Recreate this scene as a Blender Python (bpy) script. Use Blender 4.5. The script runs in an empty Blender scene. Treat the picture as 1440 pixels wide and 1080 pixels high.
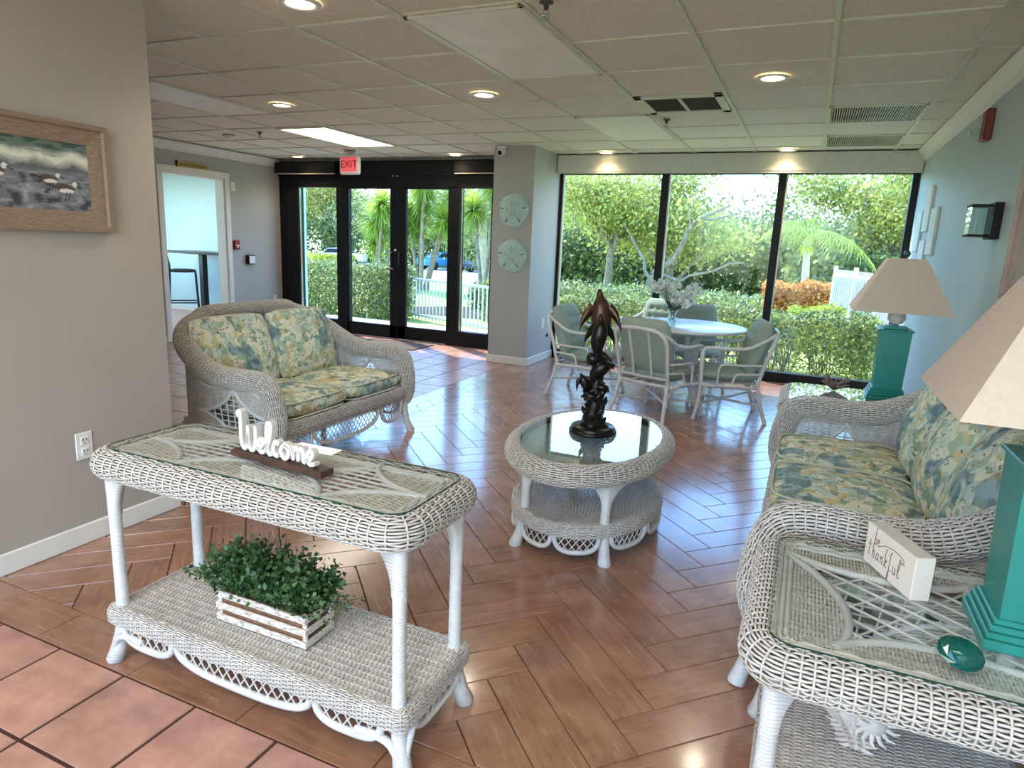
import bpy, bmesh, math, random
import numpy as np
from mathutils import Vector, Matrix, Euler
random.seed(7); rng = np.random.default_rng(11)
C = bpy.context.scene
COL = C.collection
PI = math.pi
def sr(r, g, b):                      # sRGB 0-255 -> linear
    f = lambda c: (c/255/12.92) if c/255 <= .04045 else ((c/255+.055)/1.055)**2.4
    return (f(r), f(g), f(b))

# ------------------------------------------------------------------ camera
CAMZ = 1.325; FPX = 929.73; YAW = .41058; PITCH = -.20959; ROLL = .04225
def cam_matrix():
    cp, sp = math.cos(PITCH), math.sin(PITCH)
    f = Vector((0, cp, sp)); u = Vector((0, -sp, cp)); r = Vector((1, 0, 0))
    cr, s = math.cos(ROLL), math.sin(ROLL)
    r2 = r*cr+u*s; u2 = u*cr-r*s
    Rz = Matrix.Rotation(YAW, 3, 'Z')
    r2, u2, f = Rz@r2, Rz@u2, Rz@f
    M = Matrix((( r2.x, u2.x, -f.x, 0), (r2.y, u2.y, -f.y, 0), (r2.z, u2.z, -f.z, CAMZ), (0, 0, 0, 1)))
    return M
cd = bpy.data.cameras.new('camera'); cam = bpy.data.objects.new('camera', cd); COL.objects.link(cam)
cam.matrix_world = cam_matrix(); cd.sensor_fit = 'HORIZONTAL'; cd.sensor_width = 36; cd.lens = 36*FPX/1440
cd.clip_start = .05; cd.clip_end = 400; C.camera = cam

# ------------------------------------------------------------------ world, sun, exposure
C.view_settings.view_transform = 'Standard'; C.view_settings.look = 'None'
C.view_settings.gamma = 1; C.view_settings.use_curve_mapping = False
C.view_settings.exposure = 0.27
W = bpy.data.worlds.new('sky'); C.world = W; W.use_nodes = True
nt = W.node_tree; bg = nt.nodes['Background']
sky = nt.nodes.new('ShaderNodeTexSky'); sky.sky_type = 'NISHITA'; sky.sun_disc = False
sky.sun_elevation = math.radians(52); sky.sun_rotation = math.radians(-62)
sky.air_density = 1.0; sky.dust_density = .1; sky.ozone_density = 2.0
tint = nt.nodes.new('ShaderNodeMix'); tint.data_type = 'RGBA'; tint.blend_type = 'MULTIPLY'; tint.inputs[0].default_value = 1
tint.inputs[7].default_value = (.72, .94, 1.12, 1); nt.links.new(sky.outputs[0], tint.inputs[6]); nt.links.new(tint.outputs[2], bg.inputs[0]); bg.inputs[1].default_value = 1.05
def lamp(name, kind, loc, energy, color=(1, 1, 1), rot=None, **kw):
    d = bpy.data.lights.new(name, kind); d.energy = energy; d.color = color
    for k, v in kw.items(): setattr(d, k, v)
    o = bpy.data.objects.new(name, d); COL.objects.link(o); o.location = loc
    if rot: o.rotation_euler = rot
    return o
sd = Vector((-.62, .42, 1.0)).normalized()          # towards the sun
sun = lamp('sun', 'SUN', (-6, 4, 9), 7.5, (1, .95, .84), angle=.012)
sun.rotation_euler = sd.to_track_quat('Z', 'Y').to_euler()

# ------------------------------------------------------------------ materials
M = {}
class NT:
    def __init__(s, name):
        m = bpy.data.materials.new(name); m.use_nodes = True; s.m = m; s.t = m.node_tree
        s.b = s.t.nodes['Principled BSDF']; s.o = s.t.nodes['Material Output']; M[name] = m
    def n(s, typ, **kw):
        x = s.t.nodes.new('ShaderNode'+typ)
        for k, v in kw.items(): setattr(x, k, v)
        return x
    def l(s, a, b): s.t.links.new(a, b)
    def set(s, **kw):
        for k, v in kw.items():
            i = s.b.inputs[k.replace('_', ' ')]
            i.default_value = (*v, 1) if isinstance(v, tuple) and len(v) == 3 else v
        return s
    def coord(s, kind='Object', scale=(1, 1, 1)):
        tc = s.n('TexCoord'); mp = s.n('Mapping'); mp.inputs['Scale'].default_value = scale
        s.l(tc.outputs[kind], mp.inputs[0]); return mp.outputs[0]
    def noise(s, vec, scale, detail=3, rough=.55, dist=0):
        x = s.n('TexNoise'); x.inputs['Scale'].default_value = scale; x.inputs['Detail'].default_value = detail
        x.inputs['Roughness'].default_value = rough; x.inputs['Distortion'].default_value = dist
        s.l(vec, x.inputs['Vector']); return x
    def ramp(s, fac, stops, interp='LINEAR'):
        r = s.n('ValToRGB'); r.color_ramp.interpolation = interp; e = r.color_ramp.elements
        while len(e) < len(stops): e.new(.5)
        for i, (p, c) in enumerate(stops): e[i].position = p; e[i].color = (*c, 1)
        s.l(fac, r.inputs[0]); return r.outputs[0]
    def mix(s, a, b, fac, mode='MIX'):
        x = s.n('Mix', data_type='RGBA', blend_type=mode)
        for v, i in ((a, 6), (b, 7)):
            if isinstance(v, tuple): x.inputs[i].default_value = (*v, 1)
            else: s.l(v, x.inputs[i])
        if isinstance(fac, (int, float)): x.inputs[0].default_value = fac
        else: s.l(fac, x.inputs[0])
        return x.outputs[2]
    def bump(s, h, strength=.3, dist=.002):
        b = s.n('Bump'); b.inputs['Strength'].default_value = strength; b.inputs['Distance'].default_value = dist
        s.l(h, b.inputs['Height']); s.l(b.outputs[0], s.b.inputs['Normal'])
    def col(s, c): s.l(c, s.b.inputs['Base Color'])
def simple(name, c, rough=.5, metal=0, var=.06, nscale=12, bump=0, spec=.5, **kw):
    t = NT(name); t.set(Roughness=rough, Metallic=metal); t.b.inputs['Specular IOR Level'].default_value = spec
    v = t.coord(); n = t.noise(v, nscale)
    d = tuple(max(0, x*(1-var*2)) for x in c); e = tuple(min(1, x*(1+var)) for x in c)
    t.col(t.ramp(n.outputs[0], [(.3, d), (.7, e)]))
    if bump: t.bump(n.outputs[0], bump)
    for k, v2 in kw.items(): t.set(**{k: v2})
    return t.m
def emis(name, c, s):
    t = NT(name); t.set(Base_Color=c, Roughness=.5); t.b.inputs['Emission Color'].default_value = (*c, 1)
    t.b.inputs['Emission Strength'].default_value = s; return t.m
simple('wicker', sr(206, 200, 193), .45, var=.10, nscale=35)
simple('fence_slat', sr(140, 146, 146), .6)
simple('wicker_gap_shade', sr(112, 92, 80), .8, var=.1)  # rattan-brown core, kept dark to put shade into the weave gaps
simple('cane_white', sr(214, 213, 212), .4, var=.05, nscale=20)
simple('wall_greige', sr(174, 164, 154), .75, var=.02, nscale=3, bump=.05)
simple('wall_bluegrey', sr(176, 190, 188), .6, var=.02, nscale=3, bump=.05)
simple('wall_hall', sr(178, 178, 172), .7, var=.02, nscale=3, bump=.05)
simple('wall_aqua', sr(196, 226, 224), .6, var=.02)
simple('trim_white', sr(232, 228, 220), .4, var=.02)
simple('valance', sr(205, 205, 190), .6, var=.03)
simple('black_frame', sr(20, 23, 26), .5, var=.1, spec=.25)
simple('black_metal', sr(18, 18, 20), .35, var=.1)
simple('dark_grille', sr(70, 62, 58), .6)
simple('grid_white', sr(212, 210, 188), .35, var=.04)
simple('plate_white', sr(236, 234, 230), .35, var=.02)
simple('red_dark', sr(112, 36, 28), .4)
simple('red_plastic', sr(150, 25, 22), .35)
simple('teal_paint', sr(44, 140, 130), .32, var=.06, nscale=6)
simple('shade_fabric', sr(208, 190, 174), .85, var=.03, nscale=60, bump=.1)
simple('dark_wood', sr(74, 48, 38), .5, var=.2, nscale=30)
simple('sage_fabric', sr(150, 164, 150), .9, var=.05, nscale=80, bump=.15)
simple('table_white', sr(222, 226, 228), .25, var=.02)
simple('bronze', sr(38, 34, 32), .28, metal=.55, var=.25, nscale=14)
simple('bronze_brown', sr(84, 52, 38), .3, metal=.4, var=.25, nscale=14)
simple('shell_white', sr(230, 216, 206), .45, var=.08, nscale=30, bump=.3)
simple('sand_dollar', sr(184, 212, 204), .7, var=.08, nscale=20, bump=.3)
simple('coral_grey', sr(130, 112, 104), .8, var=.15, nscale=40, bump=.4)
simple('letter_white', sr(218, 212, 205), .5, var=.02)
simple('block_white', sr(226, 216, 206), .6, var=.02)
simple('brown_ink', sr(120, 92, 72), .6)
simple('gold_plate', sr(190, 158, 96), .4, metal=.3)
simple('concrete', sr(196, 190, 180), .85, var=.1, nscale=2)
simple('asphalt', sr(196, 192, 186), .85, var=.08, nscale=1)
simple('trunk', sr(150, 134, 112), .85, var=.25, nscale=10, bump=.5)
simple('palm_trunk', sr(206, 192, 168), .8, var=.15, nscale=8, bump=.3)
simple('fence_white', sr(226, 228, 226), .4, var=.03)
simple('soil', sr(70, 50, 38), .95, var=.2, nscale=30)
simple('mat_brown', sr(96, 78, 70), .95, var=.15, nscale=60)
simple('car_blue', sr(70, 140, 176), .2, metal=.3)
simple('car_white', sr(210, 214, 220), .25)
simple('car_dark', sr(60, 66, 86), .2, metal=.3)
simple('tyre', sr(25, 25, 26), .8)
simple('green_glass_bulb', sr(70, 90, 78), .15)
simple('chrome', sr(200, 200, 205), .15, metal=1)
simple('canvas_tan', sr(176, 164, 148), .8)
simple('panel_white', sr(214, 220, 214), .7, var=.03)
simple('pic_frame_mauve', sr(170, 146, 134), .5, var=.08)
simple('croton', sr(226, 150, 60), .6, var=.3, nscale=3)
emis('lamp_warm', (1.0, .80, .50), 9.0)
emis('lamp_panel', (1.0, .93, .78), 7.0)
emis('exit_red', sr(225, 90, 96), .55)
# troffer diffusers that are switched off
simple('diffuser_off', sr(244, 242, 228), .45, var=.04, nscale=4)

m_ = M['cane_white'].node_tree; w_ = m_.nodes.new('ShaderNodeTexWave'); w_.bands_direction = 'Z'; w_.inputs['Scale'].default_value = 34; w_.inputs['Distortion'].default_value = .6
tc_ = m_.nodes.new('ShaderNodeTexCoord'); bp_ = m_.nodes.new('ShaderNodeBump'); bp_.inputs['Strength'].default_value = .35; bp_.inputs['Distance'].default_value = .002
m_.links.new(tc_.outputs['Object'], w_.inputs['Vector']); m_.links.new(w_.outputs[1], bp_.inputs['Height']); m_.links.new(bp_.outputs[0], m_.nodes['Principled BSDF'].inputs['Normal'])
t = NT('ceiling_tile'); v = t.coord(); n = t.noise(v, 90, 4, .7); n2 = t.noise(v, 1.2, 2)
t.col(t.mix(t.ramp(n.outputs[0], [(.35, sr(200, 196, 180)), (.6, sr(240, 236, 220))]), sr(228, 224, 208), n2.outputs[0]))
t.set(Roughness=.9); t.bump(n.outputs[0], .5, .003)

t = NT('wood_tile')                                   # herringbone planks
at = t.n('VertexColor', layer_name='Col'); uv = t.n('UVMap'); mp = t.n('Mapping'); mp.inputs['Scale'].default_value = (3.0, 34, 1)
t.l(uv.outputs[0], mp.inputs[0]); n = t.noise(mp.outputs[0], 1.6, 5, .62, .8)
v = t.coord(); n2 = t.noise(v, 7, 4, .6); n3 = t.noise(v, 2.2, 3)
c = t.ramp(n.outputs[0], [(.2, sr(124, 84, 64)), (.5, sr(168, 122, 96)), (.85, sr(192, 150, 126))])
c = t.mix(c, t.ramp(n2.outputs[0], [(.3, sr(122, 80, 56)), (.72, sr(204, 152, 120))]), .45)
c = t.mix(c, at.outputs[0], .75, 'MULTIPLY'); t.col(c)
r = t.n('MapRange'); r.inputs[3].default_value = .16; r.inputs[4].default_value = .34
t.l(n.outputs[0], r.inputs[0]); t.l(r.outputs[0], t.b.inputs['Roughness']); t.bump(n.outputs[0], .18, .0012)
t.b.inputs['Specular IOR Level'].default_value = .7; t.b.inputs['Coat Weight'].default_value = .55; t.b.inputs['Coat Roughness'].default_value = .12

t = NT('saltillo'); at = t.n('VertexColor', layer_name='Col'); v = t.coord(); n = t.noise(v, 9, 5, .6); n2 = t.noise(v, 2.0, 2)
c = t.ramp(n.outputs[0], [(.3, sr(168, 126, 110)), (.7, sr(206, 160, 142))])
t.col(t.mix(c, at.outputs[0], .8, 'MULTIPLY')); t.set(Roughness=.3); t.bump(n.outputs[0], .12, .001)
simple('grout', sr(74, 46, 36), .9)

def glassmat(name, tint, edge=None, refl=1.0, base=.05):
    t = NT(name); t.t.nodes.remove(t.b)
    tr = t.n('BsdfTransparent'); tr.inputs[0].default_value = (*tint, 1)
    gl = t.n('BsdfGlossy'); gl.inputs['Roughness'].default_value = .01; gl.inputs[0].default_value = (1, 1, 1, 1)
    lw = t.n('LayerWeight'); lw.inputs[0].default_value = .5
    p = t.n('Math', operation='POWER'); t.l(lw.outputs['Facing'], p.inputs[0]); p.inputs[1].default_value = 4.0
    ma = t.n('Math', operation='MULTIPLY_ADD'); t.l(p.outputs[0], ma.inputs[0]); ma.inputs[1].default_value = .9*refl; ma.inputs[2].default_value = base
    mx = t.n('MixShader'); t.l(ma.outputs[0], mx.inputs[0]); t.l(tr.outputs[0], mx.inputs[1]); t.l(gl.outputs[0], mx.inputs[2])
    t.l(mx.outputs[0], t.o.inputs[0]); return t.m
glassmat('pane_glass', (.97, .99, .98), refl=.3, base=.008)
glassmat('table_glass', (.93, .97, .95), refl=1.0, base=.055)
glassmat('dark_glass', (.80, .92, .90), refl=1.0, base=.16)
t = NT('glass_edge'); t.set(Base_Color=sr(40, 66, 56), Roughness=.2)
t = NT('green_crystal'); t.set(Base_Color=(.0, .13, .10), Roughness=.03, IOR=1.6); t.b.inputs['Transmission Weight'].default_value = .45

def floral(name, seed):
    t = NT(name); t.set(Roughness=.9); v = t.coord()
    mp = t.n('Mapping'); mp.inputs['Location'].default_value = (seed, seed*.7, 0); t.l(v, mp.inputs[0]); v = mp.outputs[0]
    n = t.noise(v, 7, 3)
    wv = t.n('VectorMath', operation='MULTIPLY_ADD'); t.l(n.outputs[1], wv.inputs[0]); wv.inputs[1].default_value = (.10, .10, .10); t.l(v, wv.inputs[2])
    vo = t.n('TexVoronoi'); vo.inputs['Scale'].default_value = 30; t.l(wv.outputs[0], vo.inputs['Vector'])
    sep = t.n('SeparateColor'); t.l(vo.outputs['Color'], sep.inputs[0])
    c1 = t.ramp(sep.outputs[0], [(0, sr(222, 222, 196)), (.2, sr(172, 192, 168)), (.38, sr(228, 226, 204)), (.52, sr(190, 208, 194)), (.66, sr(208, 198, 150)), (.76, sr(146, 168, 144)), (.86, sr(206, 216, 206))], 'CONSTANT')
    n2 = t.noise(v, 6.5, 2)
    blu = t.ramp(sep.outputs[1], [(0, sr(84, 116, 136)), (.35, sr(136, 164, 174)), (.65, sr(104, 138, 132))], 'CONSTANT')
    m1 = t.ramp(n2.outputs[0], [(.56, (0, 0, 0)), (.60, (.85, .85, .85))]); c = t.mix(c1, blu, m1)
    n3 = t.noise(v, 5.5, 2); mp3 = t.n('Mapping'); mp3.inputs['Location'].default_value = (4, 2, 7); t.l(v, mp3.inputs[0]); t.l(mp3.outputs[0], n3.inputs['Vector'])
    m2 = t.ramp(n3.outputs[0], [(.61, (0, 0, 0)), (.65, (.7, .7, .7))]); c = t.mix(c, t.ramp(sep.outputs[2], [(0, sr(172, 156, 104)), (.5, sr(200, 184, 136))], 'CONSTANT'), m2)
    # dark leaf lines
    vo2 = t.n('TexVoronoi', feature='DISTANCE_TO_EDGE'); vo2.inputs['Scale'].default_value = 24; t.l(wv.outputs[0], vo2.inputs['Vector'])
    ln = t.ramp(vo2.outputs[0], [(.0, (1, 1, 1)), (.05, (0, 0, 0))])
    n4 = t.noise(v, 16, 2); m4 = t.ramp(n4.outputs[0], [(.5, (0, 0, 0)), (.56, (1, 1, 1))])
    k = t.n('Math', operation='MULTIPLY'); t.l(ln, k.inputs[0]); t.l(m4, k.inputs[1])
    c = t.mix(c, sr(100, 106, 86), k.outputs[0])
    mps = t.n('Mapping'); mps.inputs['Scale'].default_value = (1, 1.9, 1.3); mps.inputs['Rotation'].default_value = (.6, .4, .9); t.l(wv.outputs[0], mps.inputs[0])
    vo3 = t.n('TexVoronoi'); vo3.inputs['Scale'].default_value = 34; t.l(mps.outputs[0], vo3.inputs['Vector'])
    m5 = t.ramp(vo3.outputs[0], [(.20, (1, 1, 1)), (.26, (0, 0, 0))]); sep5 = t.n('SeparateColor'); t.l(vo3.outputs['Color'], sep5.inputs[0])
    m6 = t.ramp(sep5.outputs[0], [(0, (1, 1, 1)), (.33, (0, 0, 0))], 'CONSTANT')
    k2 = t.n('Math', operation='MULTIPLY'); t.l(m5, k2.inputs[0]); t.l(m6, k2.inputs[1])
    c = t.mix(c, sr(112, 122, 96), k2.outputs[0]); t.col(c)
    n6 = t.noise(v, 350, 2); t.bump(n6.outputs[0], .15, .001)
for i in range(5): floral('floral_fabric_%d' % i, i*1.37)
simple('piping', sr(204, 206, 182), .9)

def leafmat(name, c0, c1, transl=.35, rough=.45):
    t = NT(name); at = t.n('VertexColor', layer_name='Col')
    c = t.mix(c0, c1, at.outputs[0]); t.col(c); t.set(Roughness=rough)
    tl = t.n('BsdfTranslucent'); t.l(c, tl.inputs[0]); mx = t.n('MixShader'); mx.inputs[0].default_value = transl
    t.l(t.b.outputs[0], mx.inputs[1]); t.l(tl.outputs[0], mx.inputs[2]); t.l(mx.outputs[0], t.o.inputs[0])
leafmat('leaf_tree', sr(112, 128, 66), sr(226, 222, 128), .45)
leafmat('leaf_dark', sr(70, 98, 70), sr(172, 180, 104), .4)
leafmat('leaf_hedge', sr(66, 92, 66), sr(198, 198, 112), .25)
leafmat('leaf_yellow', sr(120, 140, 50), sr(224, 226, 90))
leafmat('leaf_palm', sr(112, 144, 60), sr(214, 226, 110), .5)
leafmat('leaf_croton', sr(176, 96, 44), sr(250, 200, 110))
leafmat('leaf_box', sr(30, 62, 36), sr(84, 124, 70), .2)
leafmat('petal_white', sr(216, 216, 200), sr(246, 246, 236), .2)
leafmat('leaf_stem', sr(52, 62, 44), sr(130, 136, 100), .15)
t = NT('grass'); v = t.coord(); n = t.noise(v, 40, 4); n2 = t.noise(v, .8, 2)
t.col(t.mix(t.ramp(n.outputs[0], [(.3, sr(120, 150, 60)), (.7, sr(200, 214, 110))]), sr(170, 176, 100), n2.outputs[0])); t.set(Roughness=.9)
t = NT('washed_wood'); v = t.coord(scale=(3, 12, 12)); n = t.noise(v, 12, 4, .7)
t.col(t.ramp(n.outputs[0], [(.38, sr(150, 128, 110)), (.5, sr(214, 206, 198)), (.8, sr(232, 228, 222))])); t.set(Roughness=.7)
t = NT('brown_board'); v = t.coord(scale=(3, 12, 12)); n = t.noise(v, 10, 4, .7)
t.col(t.ramp(n.outputs[0], [(.3, sr(96, 66, 48)), (.7, sr(142, 104, 78))])); t.set(Roughness=.7)
t = NT('oak_frame'); v = t.coord(scale=(12, 1.6, 12)); n = t.noise(v, 16, 4, .7)
t.col(t.ramp(n.outputs[0], [(.3, sr(122, 100, 82)), (.7, sr(160, 136, 116))])); t.set(Roughness=.6)
t = NT('painting'); at = t.n('VertexColor', layer_name='Col'); t.col(at.outputs[0]); t.set(Roughness=.45)

# ------------------------------------------------------------------ mesh helpers
def nrm(a): return a/np.maximum(np.linalg.norm(a, axis=-1, keepdims=True), 1e-12)
class G:
    def __init__(s): s.v = []; s.f = []; s.n = 0; s.uv = []; s.c = []
    def add(s, V, F, mat=0, smooth=True, uv=None, col=None):
        V = np.asarray(V, float).reshape(-1, 3)
        if isinstance(F, np.ndarray): F = [F]
        else:
            by = {}
            for f in F: by.setdefault(len(f), []).append(f)
            F = [np.array(x) for x in by.values()]
        for f in F: s.f.append((f+s.n, mat, smooth))
        s.v.append(V); s.n += len(V)
        s.uv.append(uv if uv is not None else np.zeros((len(V), 2)))
        c = np.ones((len(V), 4))
        if col is not None: c[:, :3] = col
        s.c.append(c)
    def tr(s, fn):
        s.v = [fn(v) for v in s.v]; return s
    def move(s, x=0, y=0, z=0): return s.tr(lambda v: v+np.array([x, y, z]))
    def rotz(s, a):
        c, n = math.cos(a), math.sin(a); R = np.array([[c, n, 0], [-n, c, 0], [0, 0, 1]]); return s.tr(lambda v: v@R)
    def rot(s, e):
        R = np.array(Euler(e).to_matrix()).T; return s.tr(lambda v: v@R)
    def merge(s, o):
        for (f, m, sm) in o.f: s.f.append((f+s.n, m, sm))
        s.v += o.v; s.uv += o.uv; s.c += o.c; s.n += o.n; return s
    def mesh(s, name, mats):
        me = bpy.data.meshes.new(name); V = np.concatenate(s.v)
        me.vertices.add(len(V)); me.vertices.foreach_set('co', V.ravel().astype(np.float32))
        nl = sum(f.size for f, _, _ in s.f); npoly = sum(len(f) for f, _, _ in s.f)
        idx = np.concatenate([f.ravel() for f, _, _ in s.f]); tot = np.concatenate([np.full(len(f), f.shape[1]) for f, _, _ in s.f])
        st = np.concatenate([[0], np.cumsum(tot)[:-1]])
        me.loops.add(nl); me.loops.foreach_set('vertex_index', idx.astype(np.int32))
        me.polygons.add(npoly); me.polygons.foreach_set('loop_start', st.astype(np.int32)); me.polygons.foreach_set('loop_total', tot.astype(np.int32))
        me.polygons.foreach_set('material_index', np.concatenate([np.full(len(f), m) for f, m, _ in s.f]).astype(np.int32))
        me.polygons.foreach_set('use_smooth', np.concatenate([np.full(len(f), sm) for f, _, sm in s.f]))
        uv = np.concatenate(s.uv)[idx]; ul = me.uv_layers.new(name='UVMap'); ul.data.foreach_set('uv', uv.ravel().astype(np.float32))
        ca = me.color_attributes.new('Col', 'FLOAT_COLOR', 'POINT'); ca.data.foreach_set('color', np.concatenate(s.c).ravel().astype(np.float32))
        me.update(calc_edges=True); me.validate()
        for m in mats: me.materials.append(M[m])
        return me
    def build(s, name, mats, parent=None, label=None):
        if isinstance(mats, str): mats = [mats]
        o = bpy.data.objects.new(name, s.mesh(name, mats)); COL.objects.link(o)
        if parent: o.parent = parent
        if label: o['label'] = label
        return o
def tag(o, label=None, cat=None, group=None, kind=None):
    if label: o['label'] = label
    if cat: o['category'] = cat
    if group: o['group'] = group
    if kind: o['kind'] = kind
    return o
def struct(name, g, mats, parent=None): o = g.build(name, mats, parent); (o.__setitem__('kind', 'structure') if not parent else None); return o
def thing(name, label, cat, loc=(0, 0, 0), rz=0, group=None):
    o = bpy.data.objects.new(name, None); COL.objects.link(o); o.location = loc; o.rotation_euler = (0, 0, rz); o.empty_display_size = .1
    return tag(o, label, cat, group)
def dup(o, parent=None, loc=None, rz=None, label=None):
    c = o.copy(); COL.objects.link(c)
    if parent: c.parent = parent
    for ch in list(o.children): dup(ch, c)
    if loc: c.location = loc
    if rz is not None: c.rotation_euler = (0, 0, rz)
    if label: c['label'] = label
    return c

def box(g, c, s, mat=0, bev=0, rz=0, smooth=False, col=None):
    c = np.array(c, float); h = np.array(s, float)/2
    if bev <= 0:
        V = np.array([[x, y, z] for x in (-1, 1) for y in (-1, 1) for z in (-1, 1)])*h
        F = np.array([[0, 1, 3, 2], [4, 6, 7, 5], [0, 4, 5, 1], [2, 3, 7, 6], [0, 2, 6, 4], [1, 5, 7, 3]])
    else:
        bev = min(bev, h.min()*.95); V = []; ix = {}
        for x in (-1, 1):
            for y in (-1, 1):
                for z in (-1, 1):
                    for a in range(3):
                        p = np.array([x, y, z])*(h-bev); p[a] += (x, y, z)[a]*bev; ix[(x, y, z, a)] = len(V); V.append(p)
        F = []
        for a in range(3):
            b, d = [q for q in range(3) if q != a]
            for s_ in (-1, 1):
                q = []
                for (m, n) in ((-1, -1), (1, -1), (1, 1), (-1, 1)):
                    k = [0, 0, 0]; k[a] = s_; k[b] = m; k[d] = n; q.append(ix[(*k, a)])
                F.append(q)
        for a in range(3):          # edge faces along axis a
            b, d = [q for q in range(3) if q != a]
            for m in (-1, 1):
                for n in (-1, 1):
                    k0 = [0]*3; k1 = [0]*3; k0[b] = k1[b] = m; k0[d] = k1[d] = n; k0[a] = -1; k1[a] = 1
                    F.append([ix[(*k0, b)], ix[(*k1, b)], ix[(*k1, d)], ix[(*k0, d)]])
        for x in (-1, 1):
            for y in (-1, 1):
                for z in (-1, 1): F.append([ix[(x, y, z, 0)], ix[(x, y, z, 1)], ix[(x, y, z, 2)]])
        V = np.array(V)
        FF = []
        for f in F:                # orient outwards
            p = V[f]; n_ = np.cross(p[1]-p[0], p[2]-p[0]); FF.append(f if n_@p.mean(0) > 0 else f[::-1])
        F = FF
    if bev <= 0:
        F = np.array([f if np.cross(V[f[1]]-V[f[0]], V[f[2]]-V[f[0]])@V[f].mean(0) > 0 else f[::-1] for f in F])
    if rz: cc, ss = math.cos(rz), math.sin(rz); V = V@np.array([[cc, ss, 0], [-ss, cc, 0], [0, 0, 1]])
    g.add(V+c, F, mat, smooth, col=col)
def span(g, a, b, mat=0, bev=0): box(g, [(p+q)/2 for p, q in zip(a, b)], [abs(q-p) for p, q in zip(a, b)], mat, bev)

def frames(P, closed=False):
    P = np.asarray(P, float)
    T = (np.roll(P, -1, 0)-np.roll(P, 1, 0)) if closed else np.gradient(P, axis=0)
    T = nrm(T); N = np.zeros_like(P); up = np.array([0, 0, 1.]) if abs(T[0][2]) < .9 else np.array([1., 0, 0])
    n = nrm(up-T[0]*(up@T[0])); N[0] = n
    for i in range(1, len(P)):
        n = N[i-1]-T[i]*(N[i-1]@T[i]); l = np.linalg.norm(n); N[i] = n/l if l > 1e-9 else N[i-1]
    return T, N, np.cross(T, N)
def tube(g, P, r, k=8, mat=0, closed=False, caps=True, sx=1, smooth=True, col=None):
    P = np.asarray(P, float); n = len(P); T, N, B = frames(P, closed)
    r = np.broadcast_to(np.asarray(r, float), (n,))
    a = np.arange(k)*2*PI/k
    V = P[:, None]+r[:, None, None]*(np.cos(a)[None, :, None]*N[:, None]*sx+np.sin(a)[None, :, None]*B[:, None])
    m = n if closed else n-1
    i = np.arange(m)[:, None]; j = np.arange(k)[None]; i2 = (i+1) % n; j2 = (j+1) % k
    F = np.stack([i*k+j, i*k+j2, i2*k+j2, i2*k+j], -1).reshape(-1, 4)
    g.add(V, F, mat, smooth, col=col)
    if caps and not closed: g.add(V[0], [list(range(k))[::-1]], mat, False, col=col); g.add(V[-1], [list(range(k))], mat, False, col=col)
def catmull(P, n=8, closed=False):
    P = [np.array(p, float) for p in P]; out = []; L = len(P)
    rngs = range(L if closed else L-1)
    for i in rngs:
        p0 = P[(i-1) % L] if (closed or i > 0) else 2*P[0]-P[1]; p1 = P[i]; p2 = P[(i+1) % L]
        p3 = P[(i+2) % L] if (closed or i+2 < L) else 2*P[-1]-P[-2]
        for q in range(n):
            t = q/n; out.append(.5*((2*p1)+(-p0+p2)*t+(2*p0-5*p1+4*p2-p3)*t*t+(-p0+3*p1-3*p2+p3)*t**3))
    if not closed: out.append(P[-1])
    return np.array(out)
def lathe(g, prof, c=(0, 0, 0), k=32, mat=0, smooth=True, cap=True, sx=1, sy=1):
    p = np.array(prof, float); a = np.arange(k)*2*PI/k; n = len(p)
    V = np.stack([p[:, 0][:, None]*np.cos(a)*sx+c[0], p[:, 0][:, None]*np.sin(a)*sy+c[1], np.repeat(p[:, 1][:, None], k, 1)+c[2]], -1)
    i = np.arange(n-1)[:, None]; j = np.arange(k)[None]; j2 = (j+1) % k
    g.add(V, np.stack([i*k+j, i*k+j2, (i+1)*k+j2, (i+1)*k+j], -1).reshape(-1, 4), mat, smooth)
    if cap:
        g.add(V[0], [list(range(k))[::-1]], mat, False); g.add(V[-1], [list(range(k))], mat, False)
def prism(g, poly, z0, z1, mat=0, smooth=False):
    p = np.array(poly, float); n = len(p)
    V = np.concatenate([np.c_[p, np.full(n, z0)], np.c_[p, np.full(n, z1)]])
    F = [list(range(n))[::-1], list(range(n, 2*n))]; g.add(V, F, mat, False)
    j = np.arange(n); j2 = (j+1) % n; g.add(V, np.stack([j, j2, n+j2, n+j], -1), mat, smooth)
def sheet(g, P, nu, nv, mat=0, closed_u=False, uvs=(1, 1), smooth=True, flip=False, col=None):
    U = np.linspace(0, 1, nu+1); Vv = np.linspace(0, 1, nv+1); uu, vv = np.meshgrid(U, Vv, indexing='ij')
    V = P(uu, vv); i = np.arange(nu)[:, None]; j = np.arange(nv)[None]; w = nv+1
    F = np.stack([i*w+j, (i+1)*w+j, (i+1)*w+j+1, i*w+j+1], -1).reshape(-1, 4)
    if flip: F = F[:, ::-1]
    g.add(V, F, mat, smooth, uv=np.stack([uu*uvs[0], vv*uvs[1]], -1).reshape(-1, 2), col=col)
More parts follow.
